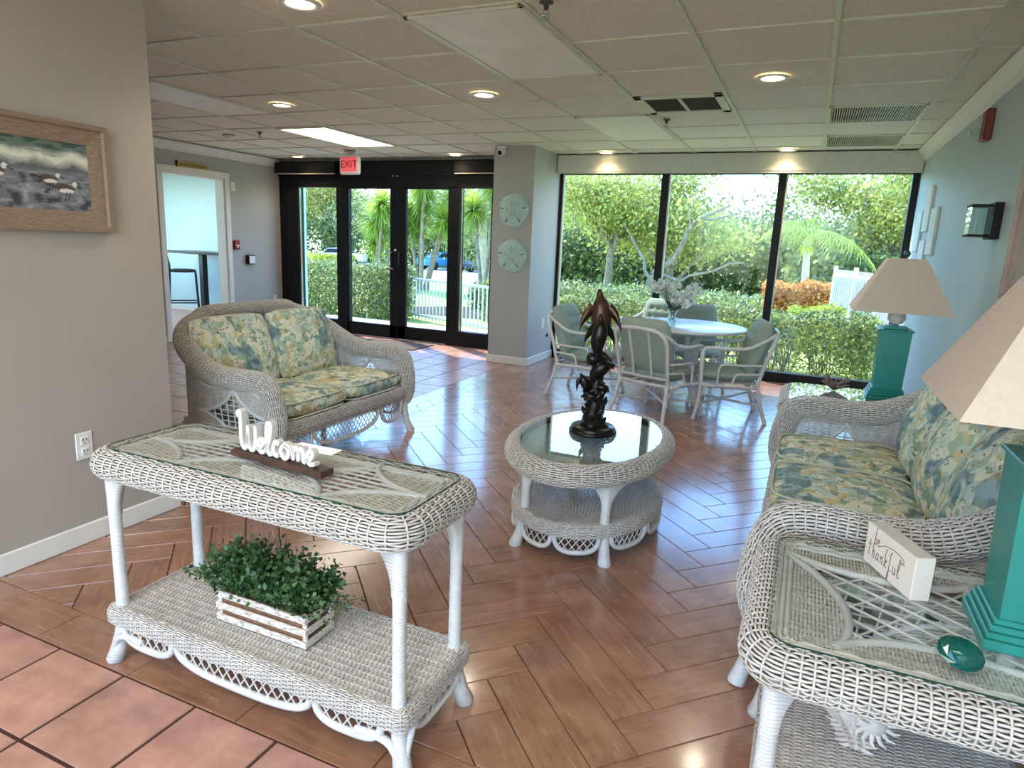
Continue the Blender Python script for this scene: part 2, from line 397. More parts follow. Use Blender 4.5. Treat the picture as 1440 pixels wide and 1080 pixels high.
def cushion(g, s, puff=.35, n=20, e=3.4, mat=0, crown=.0, pw=1/2.6):
    """pillow box of full size s about the origin, domed faces, soft edges"""
    sx, sy, sz = [q/2 for q in s]
    def P(u, v, sg):
        x = (u*2-1); y = (v*2-1)
        x = np.sin(x*PI/2); y = np.sin(y*PI/2)
        h = np.power(np.clip(1-np.abs(x)**e, 0, 1), pw)*np.power(np.clip(1-np.abs(y)**e, 0, 1), pw)
        k = (1-puff)+puff*(1-x*x)*.5+puff*(1-y*y)*.5
        rx = 1-.06*np.abs(y)**6; ry = 1-.06*np.abs(x)**6
        return np.stack([sx*x*rx, sy*y*ry, sg*(sz*h*k)+crown*(1-x*x)*(1-y*y)], -1)
    sheet(g, lambda u, v: P(u, v, 1), n, n, mat); sheet(g, lambda u, v: P(u, v, -1), n, n, mat, flip=True)
    return g
def cushion_seam(s, n=16, r=.005):
    sx, sy = s[0]/2, s[1]/2; q = []
    for a in np.linspace(0, 2*PI, 4*n, endpoint=False):
        c, d = math.cos(a), math.sin(a); x = np.sign(c)*abs(c)**.28; y = np.sign(d)*abs(d)**.28
        q.append((sx*x*(1-.05*abs(y)**6), sy*y*(1-.05*abs(x)**6), 0))
    g = G(); tube(g, q, r, 6, closed=True); return g

# woven wicker: real strands running along u, over and under ribs along v
def weave(g, P, nr, ns, a=.0022, cover=.8, th=.0016, flip=1, spr=4, k=4, rr=.0022, mask=None, mat=0, ribn=6, phase=True, closed=False, bulge=.5):
    e = 1e-4
    U = np.linspace(0, 1, nr*spr+1); V = (np.arange(ns)+.5)/ns; uu, vv = np.meshgrid(U, V, indexing='ij')
    def fr(u, v):
        p = P(u, v); du = (P(np.clip(u+e, 0, 1), v)-P(np.clip(u-e, 0, 1), v)); dv = (P(u, np.clip(v+e, 0, 1))-P(u, np.clip(v-e, 0, 1)))
        L = np.linalg.norm(dv, axis=-1)/(np.clip(v+e, 0, 1)-np.clip(v-e, 0, 1)); N = nrm(np.cross(du, dv))*flip; return p, N, nrm(dv), L
    p, N, B, L = fr(uu, vv)
    ph = PI*np.arange(ns)[None, :] if phase else 0
    off = a*(bulge*np.cos(2*PI*nr*(uu-.5/nr))+(1-.35*bulge)*np.sin(PI*nr*uu+ph))
    c = p+N*off[..., None]; w = (L/ns*.5*cover)[..., None]
    an = np.arange(k)*2*PI/k+(PI/4 if k == 4 else 0); q = 1.3 if k == 4 else 1
    R = c[:, :, None]+w[:, :, None]*np.cos(an)[None, None, :, None]*q*B[:, :, None]+th*q*np.sin(an)[None, None, :, None]*N[:, :, None]
    nu = len(U); i = np.arange(nu-1)[:, None, None]; j = np.arange(ns)[None, :, None]; m = np.arange(k)[None, None]; m2 = (m+1) % k
    F = np.stack([(i*ns+j)*k+m, (i*ns+j)*k+m2, ((i+1)*ns+j)*k+m2, ((i+1)*ns+j)*k+m], -1)
    if mask is not None:
        mk = mask((uu[:-1]+uu[1:])/2, (vv[:-1]+vv[1:])/2); F = F[mk].reshape(-1, 4)
    else: F = F.reshape(-1, 4)
    g.add(R.reshape(-1, 3), F, mat, True)
    if rr > 0:
        U2 = (np.arange(nr)+.5)/nr; V2 = np.linspace(0, 1, ribn+1); u2, v2 = np.meshgrid(U2, V2, indexing='ij'); p, N, B, L = fr(u2, v2)
        T = nrm(np.cross(B, N)); k2 = 4; an = np.arange(k2)*2*PI/k2
        R = p[:, :, None]+rr*(np.cos(an)[None, None, :, None]*T[:, :, None]+np.sin(an)[None, None, :, None]*N[:, :, None])
        i = np.arange(nr)[:, None, None]; j = np.arange(ribn)[None, :, None]; m = np.arange(k2)[None, None]; m2 = (m+1) % k2; w_ = ribn+1
        F = np.stack([(i*w_+j)*k2+m, (i*w_+j)*k2+m2, (i*w_+j+1)*k2+m2, (i*w_+j+1)*k2+m], -1)
        if mask is not None:
            mk = mask((u2[:, :-1]+u2[:, 1:])/2, (v2[:, :-1]+v2[:, 1:])/2); F = F[mk].reshape(-1, 4)
        else: F = F.reshape(-1, 4)
        g.add(R.reshape(-1, 3), F, mat, True)
class Outline:
    def __init__(s, pts):
        s.p = np.array(pts, float); s.p = np.vstack([s.p, s.p[:1]]); d = np.linalg.norm(np.diff(s.p, axis=0), axis=1)
        s.t = np.r_[0, np.cumsum(d)]; s.L = s.t[-1]; s.t /= s.L
        q = s.p[:-1]; T = nrm(np.roll(q, -1, 0)-np.roll(q, 1, 0)); N = np.stack([T[:, 1], -T[:, 0]], -1); s.nn = np.vstack([N, N[:1]])
    def at(s, u):
        u = np.mod(u, 1.0); f = lambda a: np.interp(u, s.t, a)
        return f(s.p[:, 0]), f(s.p[:, 1]), f(s.nn[:, 0]), f(s.nn[:, 1])
def rrect(hx, hy, r, n=8):
    q = []
    for cx, cy, a0 in ((hx-r, hy-r, 0), (-hx+r, hy-r, PI/2), (-hx+r, -hy+r, PI), (hx-r, -hy+r, 1.5*PI)):
        for i in range(n+1): a = a0+PI/2*i/n; q.append((cx+r*math.cos(a), cy+r*math.sin(a)))
    out = []
    for a, b in zip(q, q[1:]+q[:1]):
        d = math.dist(a, b); m = max(1, int(d/.02))
        out += [(a[0]+(b[0]-a[0])*i/m, a[1]+(b[1]-a[1])*i/m) for i in range(m)]
    return Outline(out)
def glass(g, O, d, z0, z1):
    """glass slab: clear faces (material 0), dark green polished edge (material 1)"""
    q = np.array(offp(O, d)); n = len(q); j = np.arange(n); k = (j+1) % n
    V = np.concatenate([np.c_[q, np.full(n, z0)], np.c_[q, np.full(n, z1)]])
    g.add(V, np.stack([j, k, n+k, n+j], -1), 1, False); g.add(V, [list(range(n, 2*n))], 0, False)
def ellipse(a, b, n=96): return Outline([(a*math.cos(2*PI*i/n), b*math.sin(2*PI*i/n)) for i in range(n)])
def offp(O, d): # offset polygon
    return [(x+nx*d, y+ny*d) for (x, y), (nx, ny) in zip(O.p[:-1], O.nn[:-1])]
def rim(O, prof):
    """sweep a (outward, z) profile round an outline: returns P(u,v)"""
    pr = np.array(prof, float); d = np.r_[0, np.cumsum(np.linalg.norm(np.diff(pr, axis=0), axis=1))]; d /= d[-1]
    def P(u, v):
        x, y, nx, ny = O.at(u); o = np.interp(v, d, pr[:, 0]); z = np.interp(v, d, pr[:, 1])
        return np.stack([x+nx*o, y+ny*o, z], -1)
    return P
def arcprof(cx, cz, r, a0, a1, n=14, sq=1): return [(cx+r*math.cos(a), cz+sq*r*math.sin(a)) for a in np.linspace(a0, a1, n)]
def scallops(T, P, ztop, sc, step, rf=.011, rl=.0028, L=1.0, bot=None):
    """lattice skirt, one panel per scallop: P(t,z)->3D; sc=[(t0,t1,depth)]; L metres along t in 0..1"""
    for t0, t1, dp in sc:
        gf = G(); gl = G(); f = lambda s: dp*np.clip(1-np.abs(2*s-1)**3.2, 0, 1)**.42
        s = np.r_[np.linspace(0, .08, 6), np.linspace(.1, .9, 22), np.linspace(.92, 1, 6)]; pts = P(t0+(t1-t0)*s, ztop-f(s)); tube(gf, pts, rf, 8)
        w = (t1-t0)*L; n = max(2, int(w/step))
        for sg in (1, -1):
            for i in range(-4, n+5):
                x0 = (i+.5)*w/n; q = []
                for dz in np.linspace(0, dp, 16):
                    x = x0+sg*dz*.75; s_ = x/w
                    if s_ < 0 or s_ > 1:
                        if q: break
                        continue
                    if dz > f(s_):
                        if q: break
                        continue
                    q.append((t0+(t1-t0)*s_, ztop-dz))
                if len(q) > 1:
                    q = np.array(q); tube(gl, P(q[:, 0], q[:, 1]), rl, 4, caps=False)
        o = gf.build('skirt_scallop', 'cane_white', T); gl.build('lattice', 'wicker', o)
def leaves(g, c, size, up=.3, mat=0, aspect=.55, colv=None, dirs=None):
    n = len(c); d = nrm(rng.normal(size=(n, 3))+np.array([0, 0, up])) if dirs is None else dirs
    w = nrm(np.cross(d, rng.normal(size=(n, 3)))); s = size*(.6+.8*rng.random((n, 1)))
    a = c-d*s*.5; b = c+w*s*aspect*.5; e = c+d*s*.5; f = c-w*s*aspect*.5
    V = np.stack([a, b, e, f], 1).reshape(-1, 3); F = np.arange(4*n).reshape(-1, 4)
    cv = rng.random(n) if colv is None else colv
    g.add(V, F, mat, False, col=np.repeat(cv, 4)[:, None])
def blade(g, p0, d, L, w, droop, n=5, mat=0, c=.5):
    """a long strap leaf from p0 in direction d"""
    t = np.linspace(0, 1, n+1)[:, None]; P = p0+d*L*t+np.array([0, 0, -1])*droop*L*t**2
    side = nrm(np.cross(d, np.array([0, 0, 1.])+1e-3)); ww = w*(1-t**2.0)*.5+.0008
    V = np.stack([P-side*ww, P+side*ww], 1).reshape(-1, 3); i = np.arange(n)
    g.add(V, np.stack([2*i, 2*i+1, 2*i+3, 2*i+2], -1), mat, True, col=np.full((len(V), 1), c))

# ================================================================== THE ROOM
CH = 2.315; XR = .84; YW = 7.45; XL = -6.9; XN = -2.68; YN = 2.13; YB = -2.4
# ---- floor: tile field, border strips and herringbone planks in one mesh
def make_floor():
    g = G(); span(g, (-7.0, YB, -.05), (XR, YW+.12, -.004), 0)
    def plank(poly, uvd, mat, v, gap=.0014):
        n = len(poly); p = np.array(poly); A = sum(p[i][0]*p[(i+1) % n][1]-p[i][1]*p[(i+1) % n][0] for i in range(n)); sg = 1 if A > 0 else -1
        def inset(d):
            out = []
            for i in range(n):
                a_, b_, c_ = p[i-1], p[i], p[(i+1) % n]; e1 = nrm(b_-a_); e2 = nrm(c_-b_); n1 = sg*np.array([-e1[1], e1[0]]); n2 = sg*np.array([-e2[1], e2[0]])
                m = n1+n2; out.append(b_+m*d/max(1+n1@n2, .3))
            return np.array(out)
        q = inset(gap+.0016); r = inset(gap)
        V = np.concatenate([np.c_[q, np.zeros(n)], np.c_[r, np.full(n, -.0035)]]); a = np.array(uvd)
        b = np.array([-a[1], a[0]]); o = rng.random(2)*10; uv = np.stack([V[:, :2]@a, V[:, :2]@b], -1)+o
        i = np.arange(n); j = (i+1) % n
        g.add(V, [list(range(n))], mat, False, uv=uv, col=v); g.add(V, np.stack([i, i+n, j+n, j], -1), mat, False, uv=uv, col=v)
    def clip(poly, x0, x1, y0, y1):
        for ax, lim, sg in ((0, x0, 1), (0, x1, -1), (1, y0, 1), (1, y1, -1)):
            out = []
            for a, b in zip(poly, poly[1:]+poly[:1]):
                fa, fb = (a[ax]-lim)*sg, (b[ax]-lim)*sg
                if fa >= 0: out.append(a)
                if fa*fb < 0: t = fa/(fa-fb); out.append((a[0]+(b[0]-a[0])*t, a[1]+(b[1]-a[1])*t))
            poly = out
            if len(poly) < 3: return None
        A = abs(sum(a[0]*b[1]-a[1]*b[0] for a, b in zip(poly, poly[1:]+poly[:1])))/2
        return poly if A > 2e-4 else None
    Wp = .1414; k = Wp/math.sqrt(2); X0, Y0 = -.26, 1.55
    def wxy(x, y): return (X0+(x-y)*k, Y0+(x+y)*k)
    regs = [(XN+.0, XR, 1.325, YW), (-2.80, XN, YN, YW)]
    for x in range(-60, 90):
        for y in range(-60, 90):
            s = (x-y) % 8
            if s == 0: poly = [(x, y), (x+4, y), (x+4, y+1), (x, y+1)]; d = (.7071, .7071)
            elif s == 7: poly = [(x, y), (x+1, y), (x+1, y+4), (x, y+4)]; d = (-.7071, .7071)
            else: continue
            w = [wxy(*q) for q in poly]
            cx = sum(q[0] for q in w)/4; cy = sum(q[1] for q in w)/4
            if not (-3.3 < cx < 1.4 and .8 < cy < 8): continue
            v = .80+.28*rng.random()
            for r in regs:
                c = clip(w, *r)
                if c: plank(c, d, 1, (v, v*(.97+.05*rng.random()), v*(.95+.08*rng.random())))
    x = -2.60-.435*1                                              # border along the front tiles
    x = XN
    js = [-2.68, -2.17, -1.735, -1.30, -.865, -.43, .005, .44, XR]
    for a, b in zip(js, js[1:]): plank([(a, 1.165), (b, 1.165), (b, 1.325), (a, 1.325)], (1, 0), 1, (.74+.12*rng.random(),)*3)
    y = YN
    while y < YW: plank([(-2.96, y), (-2.80, y), (-2.80, min(y+.56, YW)), (-2.96, min(y+.56, YW))], (0, 1), 1, (.85+.15*rng.random(),)*3); y += .56
    def tiles(x0, x1, y0, y1, ox, oy, p, gr=.004):
        i0 = math.floor((x0-ox)/p)
        for i in range(i0, int((x1-ox)/p)+1):
            for j in range(math.floor((y0-oy)/p), int((y1-oy)/p)+1):
                a, b = ox+i*p+gr, oy+j*p+gr; c = clip([(a, b), (a+p-2*gr, b), (a+p-2*gr, b+p-2*gr), (a, b+p-2*gr)], x0, x1, y0, y1)
                if c: v = .88+.16*rng.random(); plank(c, (1, 0), 2, (v, v*(.98+.03*rng.random()), v))
    tiles(-2.9, XR, YB, 1.165-.003, -2.04, 1.165-.2975*20, .2975)
    tiles(-6.9, -2.96, YN, YW, -3.27-.31*20, 7.4-.31*30, .31, .003)
    return g
struct('floor', make_floor(), ['grout', 'wood_tile', 'saltillo'])
# ---- ceiling
GX, GY, GP = -.633, 3.406, .6096
g = G()
dv = (.45, .45)
special = {}
for r in (2, ): special[(-1, r)] = 'vent'
for r in (3, 5): special[(1, r)] = 'grille'
for c in (-2, ):
    for r in (-1, 0): special[(c, r)] = 'troffer'
    for r in (3, 4): special[(c, r)] = 'troffer'
for c in (-7, ):
    for r in (0, 1): special[(c, r)] = 'troffer'
    for r in (3, 4): special[(c, r)] = 'troffer'
span(g, (-7.0, YB, CH+.10), (XR+.1, YW+.12, CH+.16), 0)
for c in range(-11, 4):
    for r in range(-10, 8):
        if (c, r) in special: continue
        x0 = max(GX+c*GP, XL); x1 = min(GX+(c+1)*GP, XR); y0 = max(GY+r*GP, YB); y1 = min(GY+(r+1)*GP, YW)
        if x1-x0 < .02 or y1-y0 < .02: continue
        box(g, ((x0+x1)/2, (y0+y1)/2, CH+.019), (x1-x0-.012, y1-y0-.012, .016), 0, .004, col=.9+.2*rng.random())
struct('ceiling', g, ['ceiling_tile'])
g = G()
for c in range(-10, 4):
    x = GX+c*GP
    if XL < x < XR: box(g, (x, (YB+YW)/2, CH+.008), (.024, YW-YB, .016))
for r in range(-9, 8):
    y = GY+r*GP
    if YB < y < YW: box(g, ((XL+XR)/2, y, CH+.0095), (XR-XL, .02, .013))
struct('trim_1', g, ['grid_white'])['label'] = 'white metal grid of the dropped ceiling'
# ---- walls
g = G(); span(g, (XR, YB, -.05), (XR+.14, YW+.12, CH+.16)); struct('wall_right', g, ['wall_bluegrey'])
g = G(); span(g, (-3.6, YB, -.05), (XN, YN, CH+.0)); struct('wall_near_left', g, ['wall_greige'])
g = G(); span(g, (-7.1, YN-.14, -.05), (-3.6, YN, CH+.16)); struct('wall_passage', g, ['wall_hall'])
DY0, DY1, DZ = 5.56, 6.46, 1.97
g = G(); span(g, (XL-.14, YN, -.05), (XL, DY0, CH+.16)); span(g, (XL-.14, DY0, DZ), (XL, DY1, CH+.16)); span(g, (XL-.14, DY1, -.05), (XL, YW, CH+.16))
struct('wall_left', g, ['wall_hall'])
g = G(); span(g, (XL-.14, YW, 2.285), (-3.2, YW+.12, CH+.16)); struct('wall_back_left', g, ['wall_hall'])
g = G(); span(g, (-2.8, YW, 2.2), (XR, YW+.12, CH+.16)); struct('wall_back_right', g, ['wall_bluegrey'])
g = G(); span(g, (-3.22, 6.67, -.02), (-2.75, YW+.12, CH+.16)); struct('wall_column', g, ['wall_hall'])
# ---- baseboards and crown
def baseb(name, a, b, nx, ny, h=.088, t=.014):
    g = G(); x0, y0 = a; x1, y1 = b
    span(g, (min(x0, x1, x0+nx*t, x1+nx*t), min(y0, y1, y0+ny*t, y1+ny*t), 0), (max(x0, x1, x0+nx*t, x1+nx*t), max(y0, y1, y0+ny*t, y1+ny*t), h), 0, .005)
    struct(name, g, ['trim_white'])
baseb('baseboard_near_left', (XN, YB), (XN, YN+.012), 1, 0)
baseb('baseboard_column', (-3.232, 6.67), (-2.738, 6.67), 0, -1)
baseb('baseboard_column_side', (-2.75, 6.67), (-2.75, YW), 1, 0)
baseb('baseboard_column_left', (-3.22, 6.67), (-3.22, YW), -1, 0)
baseb('baseboard_right', (XR, YB), (XR, YW), -1, 0)
baseb('baseboard_left', (XL, YN), (XL, DY0-.07), 1, 0)
baseb('baseboard_left_far', (XL, DY1+.07), (XL, YW), 1, 0)
def crown(name, x, y0, y1, sg):
    pr = [(0, 0), (.085, 0), (.085, -.012), (.072, -.018), (.06, -.034), (.038, -.052), (.026, -.066), (.026, -.074), (.012, -.08), (.010, -.096), (0, -.10)]
    pr = [(a*.8, b) for a, b in pr]
    g = G(); n = len(pr); V = []
    for y in (y0, y1): V += [(x+sg*a, y, CH+b) for a, b in pr]
    i = np.arange(n-1); g.add(V, np.stack([i, i+1, n+i+1, n+i], -1), 0, False); g.add(V, [list(range(n)), list(range(n, 2*n))[::-1]], 0, False)
    struct(name, g, ['trim_white'])
crown('trim_2', XR, YB, YW, -1); crown('trim_3', XL, YN, YW-.02, 1)
# ---- door frame to the side room
g = G()
for y in (DY0-.035, DY1+.035): box(g, (XL+.008, y, DZ/2), (.03, .075, DZ), 0, .006)
box(g, (XL+.008, (DY0+DY1)/2, DZ+.0375), (.03, DY1-DY0+.145, .075), 0, .006)
for y in (DY0+.008, DY1-.008): box(g, (XL-.07, y, DZ/2), (.14, .016, DZ), 0)
box(g, (XL-.07, (DY0+DY1)/2, DZ-.008), (.14, DY1-DY0, .016), 0)
struct('trim_4', g, ['trim_white'])['label'] = 'white door casing of the side room'
g = G(); box(g, (XL+.006, 5.33, 1.0), (.02, .035, 2.0), 0, .004); struct('trim_5', g, ['trim_white'])
# ---- the side room
g = G(); span(g, (-10.6, 4.4, -.05), (XL, 7.93, -.0)); struct('floor_side_room', g, ['saltillo'])
g = G(); span(g, (-10.6, 7.93, -.05), (XL-.05, 8.0, CH+.2)); struct('wall_side_room_back', g, ['wall_aqua'])
g = G(); span(g, (-10.7, 4.4, -.05), (-10.6, 8.0, .75)); span(g, (-10.7, 4.4, 2.1), (-10.6, 8.0, CH+.2)); span(g, (-10.7, 7.4, .7), (-10.6, 8.0, 2.12)); struct('wall_side_room_left', g, ['wall_aqua'])
g = G(); span(g, (-10.6, 4.3, -.05), (XL-.05, 4.4, CH+.2)); struct('wall_side_room_front', g, ['wall_aqua'])
g = G(); span(g, (XL-.14, YW, -.05), (XL-.02, 7.99, CH+.2)); struct('wall_side_room_right', g, ['wall_aqua'])
g = G(); span(g, (-10.7, 4.3, CH), (XL-.14, 8.0, CH+.06)); struct('ceiling_side_room', g, ['trim_white'])
g = G(); span(g, (-10.6, 7.916, 0), (XL-.14, 7.93, .09), 0, .004); struct('baseboard_side_room', g, ['trim_white'])
# ---- entrance glazing (black frame) : window_1, door_1, door_2, window_2
FB = 'black_frame'
g = G()
for a, b in ((-6.90, -6.58), (-5.92, -5.76), (-4.20, -4.04), (-3.60, -3.22)): span(g, (a, YW-.02, 0), (b, YW+.10, 1.97))
span(g, (-6.90, YW-.02, 1.96), (-3.22, YW+.10, 2.13)); span(g, (-6.90, YW-.05, 2.10), (-3.22, YW+.12, 2.29))
for a, b in ((-6.90, -5.92), (-4.04, -3.22)): span(g, (a, YW-.02, 0), (b, YW+.10, .19))
struct('window_1', g, [FB])['label'] = 'black metal entrance frame with glass side panes'
w1 = bpy.data.objects['window_1']
for a, b in ((-6.58, -5.92), (-4.04, -3.60)):
    g = G(); span(g, (a, YW+.035, .19), (b, YW+.042, 1.96)); g.build('pane', 'pane_glass', w1)
g = G()
for a, b in ((-6.58, -6.565), (-5.935, -5.92), (-4.04, -4.02)): span(g, (a, YW+.0, .19), (b, YW+.035, 1.96))
g.build('glazing_bead', 'chrome', w1)
for i, (a, b) in enumerate(((-6.88, -5.86), (-4.08, -3.24))):      # roller shades rolled up in their boxes over the side panes
    g = G(); span(g, (a, YW-.13, 2.13), (b, YW-.055, 2.27), 0, .01); span(g, (a+.01, YW-.12, 2.118), (b-.01, YW-.10, 2.13), 1)
    tag(g.build('shade_box', ['black_frame', 'grid_white']), ['black roller shade box over the leftmost entrance pane', 'black roller shade box over the entrance pane beside the column'][i], 'blind', 'roller shade boxes')
for nm, a, b, hx in (('door_1', -5.76, -4.965, -5.02), ('door_2', -4.955, -4.20, -4.90)):
    g = G(); st = .075 if nm == 'door_1' else .075
    l0, l1 = (.02, .11) if nm == 'door_1' else (.125, .012)
    span(g, (a, YW, .008), (a+l0, YW+.05, 1.955), 0, .004); span(g, (b-l1, YW, .008), (b, YW+.05, 1.955), 0, .004)
    span(g, (a, YW, .008), (b, YW+.05, .18)); span(g, (a, YW, 1.945), (b, YW+.05, 1.957))
    o = struct(nm, g, [FB])
    g = G(); span(g, (a+l0, YW+.02, .18), (b-l1, YW+.027, 1.945)); g.build('pane', 'pane_glass', o)
    g = G(); tube(g, catmull([(hx, YW, .98), (hx, YW-.045, .98), (hx, YW-.055, 1.0), (hx, YW-.055, 1.12), (hx, YW-.045, 1.14), (hx, YW, 1.14)], 4), .008, 8); g.build('door_pull', 'black_metal', o)
    if nm == 'door_1':
        g = G(); box(g, (hx-.03, YW-.03, .93), (.14, .03, .022), 0, .008); g.build('door_lever', 'black_metal', o)
        g = G(); lathe(g, [(.0, 0), (.022, 0), (.022, .012), (.014, .02), (0, .02)], k=20); g.rot((PI/2, 0, 0)).move(-4.985, YW, 1.17); g.build('door_lock', 'chrome', o)
g = G()
for x in (-4.99, -4.93):
    h = G(); lathe(h, [(0.001, 0), (.013, 0), (.013, .012), (0.001, .014)], k=14); h.rot((PI/2, 0, 0)).move(x, YW-.05, 2.10); g.merge(h)
g.build('sensor_button', 'chrome', w1)
# ---- big window, right bay
g = G()
for a, b in ((-2.75, -2.71), (-1.58, -1.50), (-.40, -.325), (.78, XR)): span(g, (a, YW, 0), (b, YW+.09, 2.2))
span(g, (-2.75, YW, 0), (XR, YW+.09, .10)); span(g, (-2.75, YW, 2.12), (XR, YW+.09, 2.2))
w3 = struct('window_3', g, [FB])
g = G()
for a, b in ((-2.71, -2.695), (-1.50, -1.485), (-.325, -.312)): span(g, (a, YW+.004, .10), (b, YW+.05, 2.12))
g.build('glazing_bead', 'grid_white', w3)
for a, b in ((-2.71, -1.58), (-1.50, -.40), (-.325, .78)):
    g = G(); span(g, (a, YW+.045, .10), (b, YW+.052, 2.12)); g.build('pane', 'pane_glass', w3)
g = G(); span(g, (-2.75+.01, 7.32, 2.135), (XR-.005, 7.345, CH-.002), 0, .004); span(g, (-2.74, 7.33, 2.128), (XR-.01, YW, 2.14)); span(g, (-2.742, 7.325, 2.115), (XR-.008, 7.34, 2.137), 0, .003)
tag(g.build('window_valance', 'valance'), 'long cream cornice box above the big window', 'valance')
# ---- recessed downlights
LN = ['recessed downlight nearest the camera, at the top left edge', 'recessed downlight in the left ceiling, over the loveseat', 'recessed downlight behind the large unlit ceiling panel', 'recessed downlight to the right of the black ceiling vent',
      'recessed downlight over the left end of the window valance', 'recessed downlight over the right end of the window valance', 'recessed downlight at the far left by the entrance corner', 'recessed downlight beside the column, above the entrance']
for i, (x, y) in enumerate([(-2.19, 2.52), (-3.97, 4.33), (-2.2, 4.36), (-.33, 4.33), (-2.15, 7.2), (-.34, 7.2), (-6.30, 7.13), (-3.99, 7.2)]):
    t = thing('downlight', LN[i], 'ceiling light', (x, y, CH), group='recessed downlights')
    g = G(); lathe(g, [(.062, .004), (.066, -.004), (.088, -.006), (.092, -.001), (.092, .004)], k=32, cap=False); g.build('trim_ring', 'trim_white', t)
    g = G(); lathe(g, [(.001, .0), (.064, .0), (.064, .003)], k=32, cap=False); g.build('bulb', 'lamp_warm', t)
    l = lamp('downlight_lamp', 'SPOT', (x, y, CH-.02), 12 if y > 7 else 26, (1, .72, .46) if y > 7 else (1, .86, .68), spot_size=2.3, spot_blend=.8, shadow_soft_size=.05)
# ---- troffers
def troffer(c, r, lit, label):
    x0, y0 = GX+c*GP, GY+r*GP; t = thing('ceiling_light_panel', label, 'ceiling light', (x0+GP/2, y0+GP, CH), group='fluorescent ceiling panels')
    g = G(); 
    for a, b in (((-.305, -.61), (-.28, .61)), ((.28, -.61), (.305, .61)), ((-.305, -.61), (.305, -.585)), ((-.305, .585), (.305, .61))): span(g, (*[q*.98 for q in a], -.006), (*[q*.98 for q in b], .012), 0, .003)
    g.build('frame', 'grid_white', t); g = G(); span(g, (-.285, -.59, 0), (.285, .59, .006)); g.build('diffuser', 'lamp_panel' if lit else 'diffuser_off', t)
troffer(-2, -1, 0, 'large unlit ceiling light panel at the top of the picture'); troffer(-2, 3, 0, 'unlit ceiling light panel beside the black vent, near the column')
troffer(-7, 0, 0, 'unlit ceiling light panel at the far left beside the wall edge'); troffer(-7, 3, 1, 'glowing ceiling light panel before the exit sign')
for x, y in ((-1.55, -.6), (-.1, -.6), (-1.55, -1.9), (-.1, -1.9)):  # added unseen panels with area lights, filling the room from behind the camera
    t = thing('ceiling_light_panel', 'added glowing fill panel on the ceiling, out of the picture', 'ceiling light', (x, y, CH), group='added fill panels behind')
    g = G(); span(g, (-.285, -.59, -.006), (.285, .59, -.002)); g.build('diffuser', 'lamp_panel', t)
    lamp('fill_lamp_behind', 'AREA', (x, y, CH-.03), 12, (1, .97, .93), shape='RECTANGLE', size=.55, size_y=1.15)
# ---- air vents
t = thing('ceiling_vent', 'square black return air vent in a white ceiling frame', 'vent', (GX-GP/2, GY+2.5*GP, CH))
g = G()
for a, b in (((-.29, -.29), (-.235, .29)), ((.235, -.29), (.29, .29)), ((-.29, -.29), (.29, -.22)), ((-.29, .22), (.29, .29)), ((-.012, -.25), (.012, .25))): span(g, (*a, -.008), (*b, .008), 0, .003)
g.build('frame', 'grid_white', t)
g = G(); span(g, (-.25, -.25, .03), (.25, .25, .034))
for i in range(40): y = -.22+i*.0113; span(g, (-.24, y, .0), (.24, y+.003, .012))
g.build('mesh_screen', 'dark_grille', t)
for r, nm in ((3, 'louvred white ceiling grille nearer the camera'), (5, 'louvred white ceiling grille nearer the window valance')):
    t = thing('ceiling_grille', nm, 'vent', (GX+1.5*GP, GY+(r+.5)*GP, CH), group='louvred ceiling grilles')
    g = G(); span(g, (-.295, -.295, .034), (.295, .295, .04), 1)
    for s in ((-.298, -.298, -.28, .298), (.28, -.298, .298, .298), (-.298, -.298, .298, -.28), (-.298, .28, .298, .298)): span(g, (s[0], s[1], -.002), (s[2], s[3], .02), 0)
    for i in range(36): x = -.275+i*.0155; span(g, (x, -.28, .0), (x+.0055, .28, .02), 0)
    g.build('louvre', ['grid_white', 'dark_grille'], t)
# ---- small ceiling things
for x, y, nm in ((-5.24, 5.39, 'brass sprinkler head beside the smoke detector'), (-1.14, 2.81, 'sprinkler head at the top edge of the picture'), (-1.16, 5.46, 'sprinkler head beside the black ceiling vent')):
    t = thing('sprinkler_head', nm, 'sprinkler', (x, y, CH), group='ceiling sprinklers')
    g = G(); lathe(g, [(.001, 0), (.03, 0), (.03, -.004), (.012, -.010), (.009, -.03), (.001, -.032)], k=16); g.build('cup', 'dark_grille', t)
    g = G(); lathe(g, [(.001, -.048), (.022, -.05), (.022, -.053), (.001, -.052)], k=16, cap=False)
    for s in (-1, 1): tube(g, [(s*.008, 0, -.028), (s*.012, 0, -.04), (0, 0, -.05)], .002, 5)
    g.build('deflector', 'chrome', t)
g = G(); lathe(g, [(.001, -.04), (.04, -.038), (.06, -.02), (.068, 0), (.001, 0)], k=28); g.move(-5.8, 5.53, CH); tag(g.build('smoke_detector', 'plate_white'), 'white round smoke detector on the left ceiling', 'smoke detector')
t = thing('exit_sign', 'hanging exit sign glowing red in a white housing', 'sign', (-5.18, 6.77, 2.155))
g = G(); box(g, (0, 0, 0), (.30, .05, .21), 0, .02); span(g, (-.10, -.03, .10), (.10, .03, .118)); g.build('housing', 'plate_white', t)
g = G(); box(g, (0, -.026, .01), (.225, .006, .165), 0, .002); g.build('lens', 'exit_red', t)
g = G(); lathe(g, [(.001, .16), (.07, .16), (.07, .15), (.02, .13), (.02, .10), (.001, .10)], k=20); g.build('canopy', 'grid_white', t)
